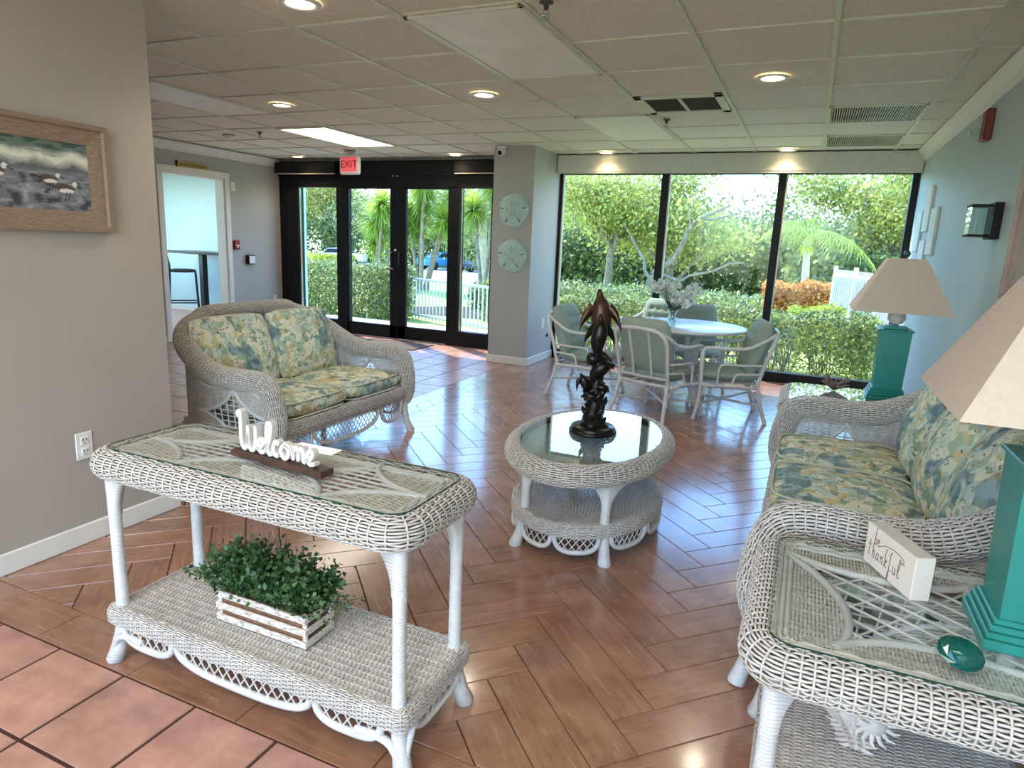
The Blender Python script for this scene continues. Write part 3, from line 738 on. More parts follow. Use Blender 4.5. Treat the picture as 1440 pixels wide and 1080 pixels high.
def text(body, size, loc, rot, mat, name, parent=None, ext=.001, spacing=1.0):
    cu = bpy.data.curves.new(name+'_curve', 'FONT'); cu.body = body; cu.size = size; cu.extrude = ext; cu.align_x = 'CENTER'; cu.align_y = 'CENTER'; cu.space_character = spacing
    o = bpy.data.objects.new(name+'_tmp', cu); COL.objects.link(o); dg = bpy.context.evaluated_depsgraph_get(); me = bpy.data.meshes.new_from_object(o.evaluated_get(dg)); bpy.data.objects.remove(o)
    me.materials.clear(); me.materials.append(M[mat]); o = bpy.data.objects.new(name, me); COL.objects.link(o); o.location = loc; o.rotation_euler = rot
    if parent: o.parent = parent
    return o
text('EXIT', .12, (0, -.030, .008), (PI/2, 0, 0), 'red_plastic', 'lettering', t)
t = thing('security_camera', 'white dome security camera on the column top corner', 'camera', (-3.11, 6.62, CH))
g = G(); lathe(g, [(.001, 0), (.05, 0), (.05, -.02), (.001, -.02)], k=20); g.build('mount', 'plate_white', t)
g = G(); tube(g, [(0, .03, -.045), (0, 0, -.055), (-.005, -.04, -.07)], [.038, .042, .036], 16); g.build('body', 'plate_white', t)
g = G(); tube(g, [(-.005, -.038, -.069), (-.006, -.046, -.073)], [.026, .024], 16); g.build('lens', 'black_frame', t)
# ---- wall things, left wall
t = thing('door_sign', 'gold name plate above the side room doorway', 'sign', (XL+.012, 5.985, 2.075))
g = G(); box(g, (0, 0, 0), (.02, .44, .062), 0, .003); g.build('plate', 'gold_plate', t)
g = G(); box(g, (0.004, -.222, 0), (.03, .012, .075), 0, .002); g.build('edge', 'dark_wood', t)
text('Jan Morrissey Room', .046, (.0115, 0, 0), (PI/2, 0, PI/2), 'dark_wood', 'lettering', t)
t = thing('fire_alarm_pull', 'red fire alarm pull station beside the side room door', 'fire alarm', (XL+.02, 6.60, 1.155))
g = G(); box(g, (0, 0, 0), (.045, .085, .12), 0, .006); g.build('body', 'red_plastic', t)
g = G(); box(g, (.024, 0, -.005), (.01, .06, .014), 0, .002); box(g, (.024, 0, -.02), (.01, .016, .035), 0, .002); g.build('handle', 'plate_white', t)
t = thing('card_reader', 'black card reader box with a white face on left wall', 'card reader', (XL+.025, 6.83, .965))
g = G(); box(g, (0, 0, 0), (.06, .13, .12), 0, .006); g.build('body', 'black_frame', t); g = G(); box(g, (.031, 0, 0), (.006, .105, .10), 0, .002); g.build('face', 'plate_white', t)
def outlet(loc, axis, label, switch=False, name='wall_outlet'):
    t = thing(name, label, 'outlet', loc, {'x': 0, 'y': -PI/2, '-x': PI}[axis]); g = G(); box(g, (.003, 0, 0), (.006, .072, .115), 0, .003); g.build('plate', 'plate_white', t)
    if not switch:
        for z in (-.024, .024):
            g = G(); box(g, (.008, 0, z), (.005, .034, .034), 0, .006); o = g.build('socket', 'trim_white', t)
            for y in (-.007, .007): g = G(); box(g, (.0108, y, z+.004), (.001, .003, .010)); g.build('slot', 'black_frame', o)
            g = G(); box(g, (.0108, 0, z-.009), (.001, .004, .004)); g.build('slot', 'black_frame', o)
    else: g = G(); box(g, (.008, 0, 0), (.006, .03, .06), 0, .003); g.build('rocker', 'trim_white', t)
outlet((XN, 1.705, .425), 'x', 'white wall outlet above the console table, on the near wall')
outlet((XL, 7.28, .41), 'x', 'white wall outlet low on the far left wall by the entrance')
outlet((XL, 6.60, 1.89), 'x', 'small white sensor box beside the top of the side room doorway', True, 'wall_sensor')
outlet((-2.75, 7.12, .43), 'x', 'white wall outlet on the column side facing the table', True)
g = G(); lathe(g, [(.001, 0), (.022, 0), (.022, .008), (.012, .012), (.001, .012)], k=18); g.rot((0, PI/2, 0)).move(-2.75, 7.28, .28); tag(g.build('wall_jack', 'black_frame'), 'small dark round jack low on the column side', 'outlet')
# ---- sand dollars
def sanddollar(z, tilt, label):
    t = thing('sand_dollar', label, 'wall decor', (-2.965, 6.665, z), group='sand dollar wall plaques')
    g = G(); a = np.linspace(0, 2*PI, 60, endpoint=False); prof = [(1, 0), (.99, .012), (.93, .022), (.75, .03), (.5, .036), (.25, .042), (.05, .044)]
    R = .172*(1+.03*np.cos(5*a+tilt)); V = []
    for s, d in prof: V.append(np.stack([R*s*np.cos(a), np.full(60, -d), R*s*np.sin(a)*1.04], -1))
    V = np.array(V); i = np.arange(len(prof)-1)[:, None]; j = np.arange(60)[None]; j2 = (j+1) % 60
    g.add(V, np.stack([i*60+j, i*60+j2, (i+1)*60+j2, (i+1)*60+j], -1).reshape(-1, 4)); g.add(V[-1], [list(range(60))], 0, False); g.add(V[0], [list(range(60))], 0, False)
    g.build('disc', 'sand_dollar', t); g = G()
    for k in range(5):
        an = PI/2+k*2*PI/5+tilt; d = np.array([math.cos(an), 0, math.sin(an)]); n = np.array([-math.sin(an), 0, math.cos(an)])
        pts = [d*.02+n*.0, d*.05+n*.016, d*.085+n*.013, d*.10, d*.085-n*.013, d*.05-n*.016]
        tube(g, [p+np.array([0, -.048+.11*np.linalg.norm(p), 0])*1 for p in [np.array(q)+np.array([0, 0, 0]) for q in pts]], .005, 5, closed=True)
    g.build('petal', 'sand_dollar', t)
    for an, r0, r1 in ((PI*.94, .11, .155), (PI*.06, .11, .155), (-PI/2, .045, .10), (-PI*.7, .10, .15), (-PI*.3, .10, .15)):
        g = G(); d = np.array([math.cos(an+tilt*.3), 0, math.sin(an+tilt*.3)]); tube(g, [d*r0+np.array([0, -.033, 0]), d*(r0+r1)/2+np.array([0, -.031, 0]), d*r1+np.array([0, -.024, 0])], [.003, .006, .003], 6); g.build('slit', 'dark_grille', t)
sanddollar(1.665, .1, 'pale green sand dollar plaque, upper of the two on the column'); sanddollar(1.19, -.05, 'pale green sand dollar plaque, lower of the two on the column')
# ---- picture on the near left wall: frame and painted canvas
t = thing('framed_painting', 'wood framed seascape painting of shore birds, near left wall', 'painting', (XN, 1.50, 1.505))
g = G()
hy, hz = .40, .205
def frame(g, hy, hz, w0, w1, d0, d1, mat=0):
    """mitred frame on the wall plane x=0, profile from w0 (outer) to w1 (inner)"""
    V = [];  
    for (w, d) in ((w0, 0), (w0, d0), (w0+.018, d0), (w0+.024, d1), (w1, d1*.55), (w1, 0)):
        V += [(d, -hy+w, -hz+w), (d, hy-w, -hz+w), (d, hy-w, hz-w), (d, -hy+w, hz-w)]
    F = []
    for i in range(5):
        for j in range(4): F.append([i*4+j, i*4+(j+1) % 4, i*4+4+(j+1) % 4, i*4+4+j])
    g.add(V, F, mat, False)
frame(g, hy, hz, 0, .078, .032, .022); g.build('frame', 'oak_frame', t)
nx_, nz_ = 260, 110; U, Vv = np.meshgrid(np.linspace(0, 1, nx_), np.linspace(0, 1, nz_), indexing='ij')
def vnoise(x, y, s, seed=0):
    r = np.random.default_rng(seed); T_ = r.random((64, 64)); x = x*s % 63; y = y*s % 63; i = x.astype(int); j = y.astype(int); fx = x-i; fy = y-j; fx = fx*fx*(3-2*fx); fy = fy*fy*(3-2*fy)
    return (T_[i, j]*(1-fx)+T_[i+1, j]*fx)*(1-fy)+(T_[i, j+1]*(1-fx)+T_[i+1, j+1]*fx)*fy
X_, Z_ = U*2.5, Vv
n1 = vnoise(X_, Z_, 7, 1)*.5+vnoise(X_, Z_, 15, 2)*.3+vnoise(X_, Z_*1.5, 33, 3)*.2; n5 = vnoise(X_*.6, Z_*3, 12, 5)
def mixc(c, d, f): f = np.clip(f, 0, 1)[..., None]; return c*(1-f)+np.array(d)*f
P_ = np.zeros((nx_, nz_, 3))+np.array(sr(118, 120, 126)); P_ = mixc(P_, sr(150, 150, 160), (n5-.4)*2)
P_ = mixc(P_, sr(74, 72, 72), (n1-.52)*5*(Vv < .5)); P_ = mixc(P_, sr(170, 168, 170), (.36-n1)*5*(Vv < .35))
P_ = mixc(P_, sr(96, 100, 100), (Vv-.52)*12); wv = .66+.07*vnoise(X_, X_*0, 4, 9)
P_ = mixc(P_, sr(222, 222, 204), np.clip((n1*.9+.75-np.abs(Vv-wv-.06)*8), 0, 1)); P_ = mixc(P_, sr(66, 84, 78), (Vv-wv-.20+n1*.1)*14)
P_ = mixc(P_, sr(120, 136, 120), ((n5 > .6)*(Vv > wv+.1))*.6)
def bird(cx, cz, s, fl=1):
    global P_
    dx = (X_-cx)*fl/s; dz = (Z_-cz)*1.0/s
    body = (dx/.13)**2+((dz+dx*.12)/.055)**2 < 1; P_[body] = sr(92, 76, 70)
    belly = ((dx-.02)/.10)**2+((dz+.035)/.028)**2 < 1; P_[belly] = sr(224, 216, 210)
    head = ((dx-.13)/.035)**2+((dz-.055)/.035)**2 < 1; P_[head] = sr(226, 220, 214)
    beak = (dx > .15)*(dx < .22)*(np.abs(dz-.05+(dx-.15)*.5) < .008); P_[beak] = sr(40, 34, 34)
    tail = (dx < -.1)*(dx > -.24)*(np.abs(dz+.0-(dx+.1)*-.25) < .016); P_[tail] = sr(70, 60, 58)
    for o in (0, .04): leg = (np.abs(dx-.02-o-(dz+.05)*.3) < .006)*(dz < -.05)*(dz > -.17); P_[leg] = sr(36, 32, 34)
bird(2.12, .33, 1.15); bird(1.9, .45, 1.0); bird(1.15, .50, 1.2); bird(.6, .4, 1.1); bird(.35, .52, .9)
g = G(); W2, H2 = hy-.078, hz-.078
V = np.stack([np.full(U.shape, .009), -W2+U*2*W2, -H2+Vv*2*H2], -1); i = np.arange(nx_-1)[:, None]; j = np.arange(nz_-1)[None]
g.add(V, np.stack([i*nz_+j, (i+1)*nz_+j, (i+1)*nz_+j+1, i*nz_+j+1], -1).reshape(-1, 4), 0, False, col=P_.reshape(-1, 3)); g.build('canvas', 'painting', t)
# ---- right wall things
PL = ['white wall plaque panel, uppermost of the staggered four', 'white wall plaque panel, right of the staggered four', 'white wall plaque panel, leftmost of the staggered four', 'white wall plaque panel, lowest of the staggered four']
for i, (y, z) in enumerate(((6.52, 1.74), (6.12, 1.55), (6.90, 1.57), (6.50, 1.31))):
    g = G(); box(g, (XR-.012, y, z), (.024, .29, .36 if i != 2 else .34), 0, .004); tag(g.build('wall_panel', 'panel_white'), PL[i], 'wall decor', 'staggered white wall panels')
t = thing('fire_strobe', 'dark red fire alarm strobe high on the right wall', 'fire alarm', (XR-.02, 4.72, 2.09))
g = G(); box(g, (0, 0, 0), (.045, .11, .17), 0, .008); g.build('body', 'red_dark', t)
g = G(); cushion(g, (.07, .05, .05), .3, 8); g.move(-.045, .02, -.035); g.build('strobe_lens', 'dark_glass', t)
t = thing('wall_light', 'small black wall lantern with a clear glass box', 'wall light', (XR, 4.15, 1.535))
g = G(); box(g, (-.02, 0, 0), (.04, .15, .18), 0, .004); g.build('backplate', 'black_frame', t)
g = G(); box(g, (-.085, .0, 0), (.09, .12, .14), 0, .004); g.build('glass_box', 'dark_glass', t)
g = G(); box(g, (-.085, 0, .074), (.10, .13, .01), 0, .003); g.build('cap', 'black_frame', t); g = G(); box(g, (-.085, 0, -.074), (.10, .13, .01), 0, .003); g.build('cap', 'black_frame', t)
t = thing('picture_frame', 'mauve wooden picture frame cut off by the right edge', 'picture', (XR, 3.26, 1.62))
g = G(); frame(g, .46, .45, 0, .09, .035, .022); g.tr(lambda v: v*np.array([-1, -1, 1])); g.build('frame', 'pic_frame_mauve', t); g = G(); box(g, (-.006, 0, 0), (.006, .76, .74)); g.build('mat_board', 'canvas_tan', t)
# ---- floor mat
g = G(); box(g, (-4.75, 7.02, .006), (.95, .50, .012), 0, .004); tag(g.build('door_mat', 'mat_brown'), 'small brown door mat inside the entrance', 'mat')

# ================================================================== WICKER TABLES
def legpost(g, x, y, z0, z1, r=.02, gus=.07, dirs=((1, 0), (0, 1)), k=12):
    """wrapped cane post that flares into gussets under the top"""
    tube(g, [(x, y, z0), (x, y, z0+.02), (x, y, (z0+z1)/2), (x, y, z1-.1), (x, y, z1)], [r*1.15, r, r*.95, r*1.02, r*1.1], k)
    for dx, dy in dirs:
        n = 8; t = np.linspace(0, 1, n+1); w = gus*(t**2.2); z = z1-.17+.17*t
        side = np.array([-dy, dx, 0])*r*.8; d = np.array([dx, dy, 0.])
        c = np.array([x, y, 0.]); V = []
        for i in range(n+1):
            p0 = c+np.array([0, 0, z[i]]); p1 = p0+d*(r*.9+w[i]); V += [p0-side, p1-side*.8, p1+side*.8, p0+side]
        i = np.arange(n)[:, None]; j = np.arange(3)[None]; g.add(V, np.stack([4*i+j, 4*i+j+1, 4*i+5+j, 4*i+4+j], -1).reshape(-1, 4))
def foot(g, x, y, z1, ox, oy, r=.021):
    tube(g, [(x, y, z1), (x+ox*.15, y+oy*.15, z1*.6), (x+ox*.6, y+oy*.6, z1*.25), (x+ox, y+oy, .004), (x+ox, y+oy, 0)], [r, r*1.02, r*1.12, r*1.3, r*1.15], 12)
def bowtie_mask(hx, hy, wins):
    def f(u, v):
        x = (u*2-1)*hx; y = (v*2-1)*hy; m = np.ones_like(x, bool)
        for cx, cy, a, b in wins: # vesica window: half length a (x), half height b (y)
            q = (np.abs(x-cx)/a)**.62+(np.abs(y-cy)/b)**.62 < 1
            m &= ~q
        return m
    return f
AK = .62
def vesica(g, gl, cx, cy, a, b, z, r=.008, along='x', step=.03, ext=.0):
    for sx in (-1, 1):
        for sy in (-1, 1):
            q = np.linspace(0, PI/2, 13); tube(g, [(cx+sx*a*math.cos(t)**(2/AK), cy+sy*b*math.sin(t)**(2/AK), z) for t in q], r, 6)
    for k in np.arange(-b+step*.5, b, step):
        xm = a*(1-(abs(k)/b)**AK)**(1/AK)
        if xm > .02: tube(gl, [(cx-xm, cy+k, z), (cx, cy+k*1.0, z+.001), (cx+xm, cy+k, z)], .0035, 5)
    for k in np.arange(-a+step*.8, a, step*1.6):
        ym = b*(1-(abs(k)/a)**AK)**(1/AK)
        if ym > .012: tube(gl, [(cx+k-.008, cy-ym, z-.003), (cx+k+.008, cy+ym, z-.003)], .0035, 5)

# ---- console table
def make_console():
    T = thing('console_table', 'white wicker console table with glass top, left foreground', 'table', (-1.305, 1.365, 0))
    hx, hy, zt = .520, .165, .695; O = rrect(hx, hy, .055)
    g = G(); pr = arcprof(.0, .652, .042, PI*.62, -PI*.52, 16, 1.0)
    P = rim(O, pr); weave(g, P, int(O.L/.030), 20, a=.0036, bulge=.5, cover=.7, th=.0015, flip=1, rr=.003, ribn=12); 
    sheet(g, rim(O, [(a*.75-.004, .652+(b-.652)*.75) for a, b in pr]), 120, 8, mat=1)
    g.build('rolled_rim', ['wicker', 'wicker_gap_shade'], T)
    g = G(); wins = [(-.25, 0, .24, .15), (.25, 0, .24, .15)]
    def S(u, v): return np.stack([(u*2-1)*(hx-.005), (v*2-1)*(hy-.004), np.full_like(u, zt-.012)], -1)
    weave(g, S, 40, 46, a=.0022, cover=.75, th=.0015, rr=.002, mask=bowtie_mask(hx, hy, wins), ribn=24)
    gc = G()
    for (cx, cy, a, b) in wins: vesica(gc, gc, cx, cy, a, b, zt-.010, .009, step=.026)
    # plaited border
    for d in (.024, .034, .044): 
        q = offp(O, -d); tube(gc, [(x, y, zt-.010+.0022*math.sin(i*1.9+d*300)) for i, (x, y) in enumerate(q)], .0048, 5, closed=True)
    gc2 = g.build('woven_top', 'wicker', T); gc.build('cane_pattern', 'cane_white', gc2)
    g = G(); glass(g, O, -.004, zt, zt+.006); g.build('glass_top', ['table_glass', 'glass_edge'], T)
    zs = .185; O2 = rrect(.532, .170, .02)
    g = G(); P = rim(O2, [(-.012, zs+.006), (.004, zs+.002), (.010, zs-.01), (.010, zs-.045)]); weave(g, P, int(O2.L/.022), 11, a=.0026, cover=.75, flip=1, rr=.0026)
    def S2(u, v): return np.stack([(u*2-1)*.527, (v*2-1)*.165, np.full_like(u, zs+.003)], -1)
    def S2t(u, v): return S2(v, u)
    weave(g, S2t, 13, 150, a=.002, cover=.86, th=.0016, rr=.003, flip=-1, ribn=30)
    g.build('shelf', 'wicker', T)
    px, py = .503, .142
    for sx in (-1, 1):
        for sy in (-1, 1):
            g = G(); legpost(g, sx*px, sy*py, zs, .655, .0185, .085, ((-sx, 0), (0, -sy))); foot(g, sx*px, sy*py, zs, sx*.028, sy*.020); g.build('leg', 'cane_white', T)
    zt2 = zs-.045
    gf = G()
    for sy in (-1, 1):
        P = lambda t, z, sy=sy: np.stack([(np.asarray(t)*2-1)*.515, np.full_like(np.asarray(t, float), sy*.168), np.asarray(z)+0*np.asarray(t)], -1)
        scallops(T, P, zt2, [(.045, .245, .055), (.26, .74, .062), (.755, .955, .055)], .032, .011, .0028, 1.06)
        for sx in (-1, 1): gf = G(); tube(gf, catmull([(sx*.533, sy*.166, .028), (sx*.518, sy*.168, .06), (sx*.49, sy*.168, .095), (sx*.44, sy*.168, .105), (sx*.39, sy*.168, .10)], 5), .011, 8); gf.build('foot_brace', 'cane_white', T)
    for sx in (-1, 1):
        P = lambda t, z, sx=sx: np.stack([np.full_like(np.asarray(t, float), sx*.530), (np.asarray(t)*2-1)*.14, np.asarray(z)+0*np.asarray(t)], -1)
        scallops(T, P, zt2, [(.10, .90, .045)], .032, .010, .0028, .28)
        for sy in (-1, 1): gf = G(); tube(gf, catmull([(sx*.53, sy*.158, .03), (sx*.530, sy*.145, .08), (sx*.530, sy*.118, .13), (sx*.530, sy*.08, .148)], 5), .011, 8); gf.build('foot_brace', 'cane_white', T)
make_console()

# ---- end tables
def make_end(name, label, loc, rz, near):
    T = thing('wicker_end_table', label, 'table', loc, rz, 'wicker end tables')
    hx, hy, zt = .295, .285, .56; O = rrect(hx, hy, .06)
    ns = 20 if near else 12
    g = G(); pr = arcprof(0, .512, .047, PI*.62, -PI*.5, 16); P = rim(O, pr)
    weave(g, P, int(O.L/.024), ns, a=.0038, bulge=.5, cover=.7, th=.0016, rr=.003, k=6 if near else 4, spr=5 if near else 4, ribn=12)
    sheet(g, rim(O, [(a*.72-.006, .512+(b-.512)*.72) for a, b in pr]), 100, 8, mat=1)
    g.build('rolled_rim', ['wicker', 'wicker_gap_shade'], T)
    zf = zt-.012; wins = [(.0, .0, .235, .085)]
    g = G(); S = lambda u, v: np.stack([(v*2-1)*hx*.97, (u*2-1)*hy*.97, np.full_like(u, zf)], -1)
    def mk(u, v):
        x = (v*2-1)*hx; y = (u*2-1)*hy; c, s = math.cos(.62), math.sin(.62); x, y = x*c-y*s, x*s+y*c
        return ~((np.abs(x)/.36)**.62+(np.abs(y)/.27)**.62 < 1)
    weave(g, S, 26, 70 if near else 50, a=.0026, cover=.70, th=.0018, flip=-1, rr=.002, mask=mk, ribn=30, spr=4)
    top = g.build('woven_top', 'wicker', T)
    gc = G(); vesica(gc, gc, 0, 0, .36, .27, zf+.003, .010, step=.05); gc.rotz(-.62); gc.tr(lambda v: np.stack([np.clip(v[:, 0], -hx+.03, hx-.03), np.clip(v[:, 1], -hy+.03, hy-.03), v[:, 2]], -1))
    for d in (.018, .030, .042):
        q = offp(O, -d); tube(gc, [(x, y, zf+.003+.0024*math.sin(i*1.9+d*300)) for i, (x, y) in enumerate(q)], .0056, 5, closed=True)
    gc.build('cane_pattern', 'cane_white', top)
    g = G(); glass(g, O, -.004, zt, zt+.006); g.build('glass_top', ['table_glass', 'glass_edge'], T)
    px, py = .262, .252
    for sx in (-1, 1):
        for sy in (-1, 1):
            g = G(); legpost(g, sx*px, sy*py, .17, .515, .022, .075, ((-sx, 0), (0, -sy))); foot(g, sx*px, sy*py, .17, sx*.02, sy*.02, .024); g.build('leg', 'cane_white', T)
    g = G(); O2 = rrect(.275, .265, .03); weave(g, rim(O2, [(-.012, .176), (.004, .172), (.010, .16), (.010, .125)]), 50, 9, a=.0026, rr=.0026)
    weave(g, lambda u, v: np.stack([(u*2-1)*.27, (v*2-1)*.26, np.full_like(u, .173)], -1), 22, 80 if near else 50, a=.002, cover=.84, rr=.003, ribn=20)
    g.build('shelf', 'wicker', T)
    for q in range(4):
        def P(t, z, q=q):
            x = (np.asarray(t)*2-1)*.235; y = -.262; c, s = math.cos(q*PI/2), math.sin(q*PI/2); return np.stack([x*c-y*s, x*s+y*c, np.asarray(z)+0*x], -1)
        scallops(T, P, .125, [(.02, .98, .055)], .03, .010, .0028, .47)
    return T
make_end('a', 'white wicker end table with glass top, right foreground', (.30, 1.60, 0), 0, True)
make_end('b', 'white wicker end table with glass top, behind the sofa\'s far end', (.27, 4.06, 0), 0, False)

# ---- coffee table
def make_coffee():
    T = thing('coffee_table', 'oval white wicker coffee table with mirror-like glass top', 'table', (-.855, 2.955, 0), math.radians(0))
    a, b, zt = .325, .50, .45; O = ellipse(a, b)
    g = G(); pr = arcprof(.01, .405, .046, PI*.66, -PI*.5, 16); weave(g, rim(O, pr), int(O.L/.027), 18, a=.0034, bulge=.55, cover=.72, rr=.003, ribn=12)
    sheet(g, rim(O, [(x*.75-.004, .405+(z-.405)*.75) for x, z in pr]), 90, 8, mat=1); g.build('rolled_rim', ['wicker', 'wicker_gap_shade'], T)
    g = G(); glass(g, O, -.006, zt-.006, zt); g.build('glass_top', ['dark_glass', 'glass_edge'], T)
    g = G()
    def S(u, v):
        t = (u*2-1); y = t*b*.98; w = a*np.sqrt(np.clip(1-t*t, 0, 1)); return np.stack([(v*2-1)*w, y, np.full_like(u, zt-.04)], -1)
    weave(g, S, 36, 44, a=.0015, cover=.8, rr=0, flip=-1); g.build('woven_top', 'wicker', T)
    g = G(); O2 = ellipse(.335, .47); weave(g, rim(O2, [(-.012, .172), (.004, .168), (.012, .156), (.012, .118)]), int(O2.L/.022), 10, a=.0026, rr=.0026)
    def S2(u, v):
        t = (u*2-1); y = t*.465; w = .33*np.sqrt(np.clip(1-t*t, 0, 1)); return np.stack([(v*2-1)*w, y, np.full_like(u, .170)], -1)
    weave(g, S2, 40, 70, a=.002, cover=.82, rr=0, flip=-1); g.build('shelf', 'wicker', T)
    for an in (-PI*.30, -PI*.70, PI*.30, PI*.70):
        x, y = .315*math.cos(an), .445*math.sin(an); L = math.hypot(x, y); d = (x/L, y/L)
        tx, ty = d[1], -d[0]
        g = G(); legpost(g, x, y, .16, .40, .021, .12, ((tx, ty), (-tx, -ty))); foot(g, x, y, .16, d[0]*.05, d[1]*.05, .023); g.build('leg', 'cane_white', T)
    def PE(off):
        def P(t, z):
            an = off+(np.asarray(t, float))*PI*.4; return np.stack([.337*np.cos(an), .472*np.sin(an), np.asarray(z)+0*an], -1)
        return P
    for off, w in ((-PI*.70, .4), (PI*.30, .4)): scallops(T, PE(off), .118, [(.06, .46, .066), (.50, .94, .066)], .030, .011, .0028, .42)
    for off in (-PI*.30, PI*.70):
        def P(t, z, off=off): an = off+np.asarray(t, float)*PI*.6; return np.stack([.337*np.cos(an), .472*np.sin(an), np.asarray(z)+0*an], -1)
        scallops(T, P, .118, [(.04, .32, .066), (.345, .655, .07), (.68, .96, .066)], .030, .011, .0028, .80)
make_coffee()

# ================================================================== SETTEES
def roll_path(hw, D, ztop, back_z, lean):
    """centre line of the big roll: front foot of one arm, along the arm, up round the back, to the middle"""
    yf = -D/2
    return [(hw, yf+.045, .22), (hw, yf+.02, .30), (hw, yf+.025, .40), (hw+.002, yf+.06, ztop-.035), (hw+.003, yf+.14, ztop), (hw+.002, yf+.30, ztop-.002), (hw, yf+.44, ztop+.008), (hw-.004, yf+.56, ztop+.055), (hw-.03, D/2-.12+lean*.3, ztop+.13),
            (hw-.10, D/2-.04+lean*.6, back_z-.09), (hw-.24, D/2+lean, back_z-.035), (hw*.5, D/2+lean, back_z-.008), (0, D/2+lean, back_z)]
def make_settee(name, label, cat, loc, rz, wid, D, ncush, ztop, back_z, group, seed, back_thick, cush_h):
    T = thing(name, label, cat, loc, rz, group)
    R = .056; hw = wid/2-R; lean = .02
    half = catmull(roll_path(hw, D, ztop, back_z, lean), 8); full = np.vstack([half, half[::-1][1:]*np.array([-1, 1, 1])])
    d = np.r_[0, np.cumsum(np.linalg.norm(np.diff(full, axis=0), axis=1))]; L = d[-1]; tt = d/L
    n = int(L/.012); us = np.linspace(0, 1, n+1); path = np.stack([np.interp(us, tt, full[:, i]) for i in range(3)], -1)
    for _ in range(2): path[1:-1] = (path[:-2]+2*path[1:-1]+path[2:])/4
    Tn, N, B = frames(path)
    # frame: force "side" vector steady
    rad = R*(1-.22*np.exp(-((us-.5)/.13)**2))*(.80+.20*np.clip(np.minimum(us, 1-us)/.05, 0, 1))
    def P(u, v):
        f = lambda a: np.stack([np.interp(u, us, a[:, i]) for i in range(3)], -1)
        an = v*2*PI; r = np.interp(u, us, rad)[..., None]
        return f(path)+r*(np.cos(an)[..., None]*f(N)+np.sin(an)[..., None]*f(B))
    g = G(); weave(g, P, int(L/.026), 34, a=.0032, cover=.72, th=.002, flip=1, spr=4, rr=.003, ribn=20, bulge=.7)
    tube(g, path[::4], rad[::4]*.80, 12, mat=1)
    g.build('rolled_arm', ['wicker', 'wicker_gap_shade'], T)
    # shell: side and back panels under the roll
    gp = G(); zb = .165
    k0 = int(n*.0)
    ia = [i for i in range(n+1) if path[i][2] > zb+.03]
    pts = path; 
    def shell(u, v):      # v=0 at the roll, v=1 at the bottom
        f = lambda a: np.stack([np.interp(u, us, a[:, i]) for i in range(3)], -1)
        p = f(path); q = p.copy(); inn = np.interp(u, us, np.where(np.abs(path[:, 1]-(D/2+lean)) < .2, 1., 0.))
        q[..., 2] = zb+.03; q[..., 1] = np.minimum(p[..., 1], D/2-.06); q[..., 0] = np.clip(p[..., 0]*1.0, -hw+.02, hw-.02)
        w = v[..., None]; c = p*(1-w)+q*w
        return c
    # back only: from the middle of one arm around to the other
    u0 = float(us[np.argmax((path[:, 1] > -D/2+.50))]); u1 = 1-u0
    gb = G(); weave(gb, lambda u, v: shell(u0+(u1-u0)*u, v*.98+.02), int((u1-u0)*L/.03), 70, a=.002, cover=.84, th=.0016, rr=.0026, ribn=16); gb.build('back_panel', 'wicker', T)
    # side panels
    yf = -D/2+.03; yb = -D/2+.56
    armz = lambda y: np.interp(y, path[::-1][n//2:, 1][::-1] if 0 else np.sort(path[:n//3, 1]), path[:n//3, 2][np.argsort(path[:n//3, 1])])
    def zt_(y): return armz(y)-.03
    zm = .345; ym = yf+.29
    for sg in (-1, 1):
        x = sg*(hw-.004)
        def SP(u, v):
            y = yf+(yb-yf)*u; zt = zt_(y); return np.stack([np.full_like(y, x), y, zb+.03+(zt-zb-.03)*v], -1)
        def mk(u, v):
            y = yf+(yb-yf)*u; z = zb+.03+(zt_(y)-zb-.03)*v
            # open bow-tie: wide at the waist, above/below arcs
            return ~((np.abs(y-ym)/.27)**.62+(np.abs(z-zm)/.17)**.62 < 1)
        gs = G(); weave(gs, SP, 16, 40, a=.002, cover=.8, rr=.003, mask=mk, ribn=24)
        o = gs.build('side_panel', 'wicker', T)
        gc = G(); h = G()
        vesica(h, h, 0, 0, .27, .17, 0, .010, step=.03); h.tr(lambda v: np.stack([x+v[:, 2]+0*v[:, 0], ym+v[:, 0], zm+v[:, 1]], -1)); gc.merge(h)
        ys = np.linspace(yf+.02, yb-.02, 14); tube(gc, np.stack([np.full(14, x+sg*.012), ys, zt_(ys)-.035-.03*np.cos((ys-yf)/(yb-yf)*2*PI)], -1), .009, 8)
        tube(gc, [(x, yf, zb+.03), (x, (yf+yb)/2, zb+.03), (x, D/2-.06, zb+.03)], .011, 8)
        gc.build('cane_trim', 'cane_white', o)
    # front rail: woven roll
    y0 = -D/2+.035; g = G(); hwi = hw-.01
    weave(g, lambda u, v: np.stack([(u*2-1)*hwi, y0-.038*np.cos(v*2*PI), .283+.050*np.sin(v*2*PI)], -1), int(2*hwi/.026), 30, a=.003, bulge=.7, cover=.70, rr=.003, flip=-1)
    tube(g, [(-hwi, y0, .275), (0, y0, .275), (hwi, y0, .275)], .029, 10, mat=1); tube(g, [(-hwi, y0, .300), (0, y0, .300), (hwi, y0, .300)], .027, 10, mat=1); g.build('front_rail', ['wicker', 'wicker_gap_shade'], T)
    g = G(); span(g, (-hw+.03, -D/2+.05, .255), (hw-.03, D/2-.06, .275)); g.build('seat_deck', 'wicker', T)
    # skirt below the rail
    Pf = lambda t, z: np.stack([(np.asarray(t)*2-1)*hwi, np.full_like(np.asarray(t, float), y0), np.asarray(z)+0*np.asarray(t)], -1)
    m = 3; W_ = 2*hwi; e = .24/W_*1.0
    sc = [(.03, .03+e, .12)]; q = (1-2*(.03+e+.015)); 
    nm = 1 if ncush == 2 else 2
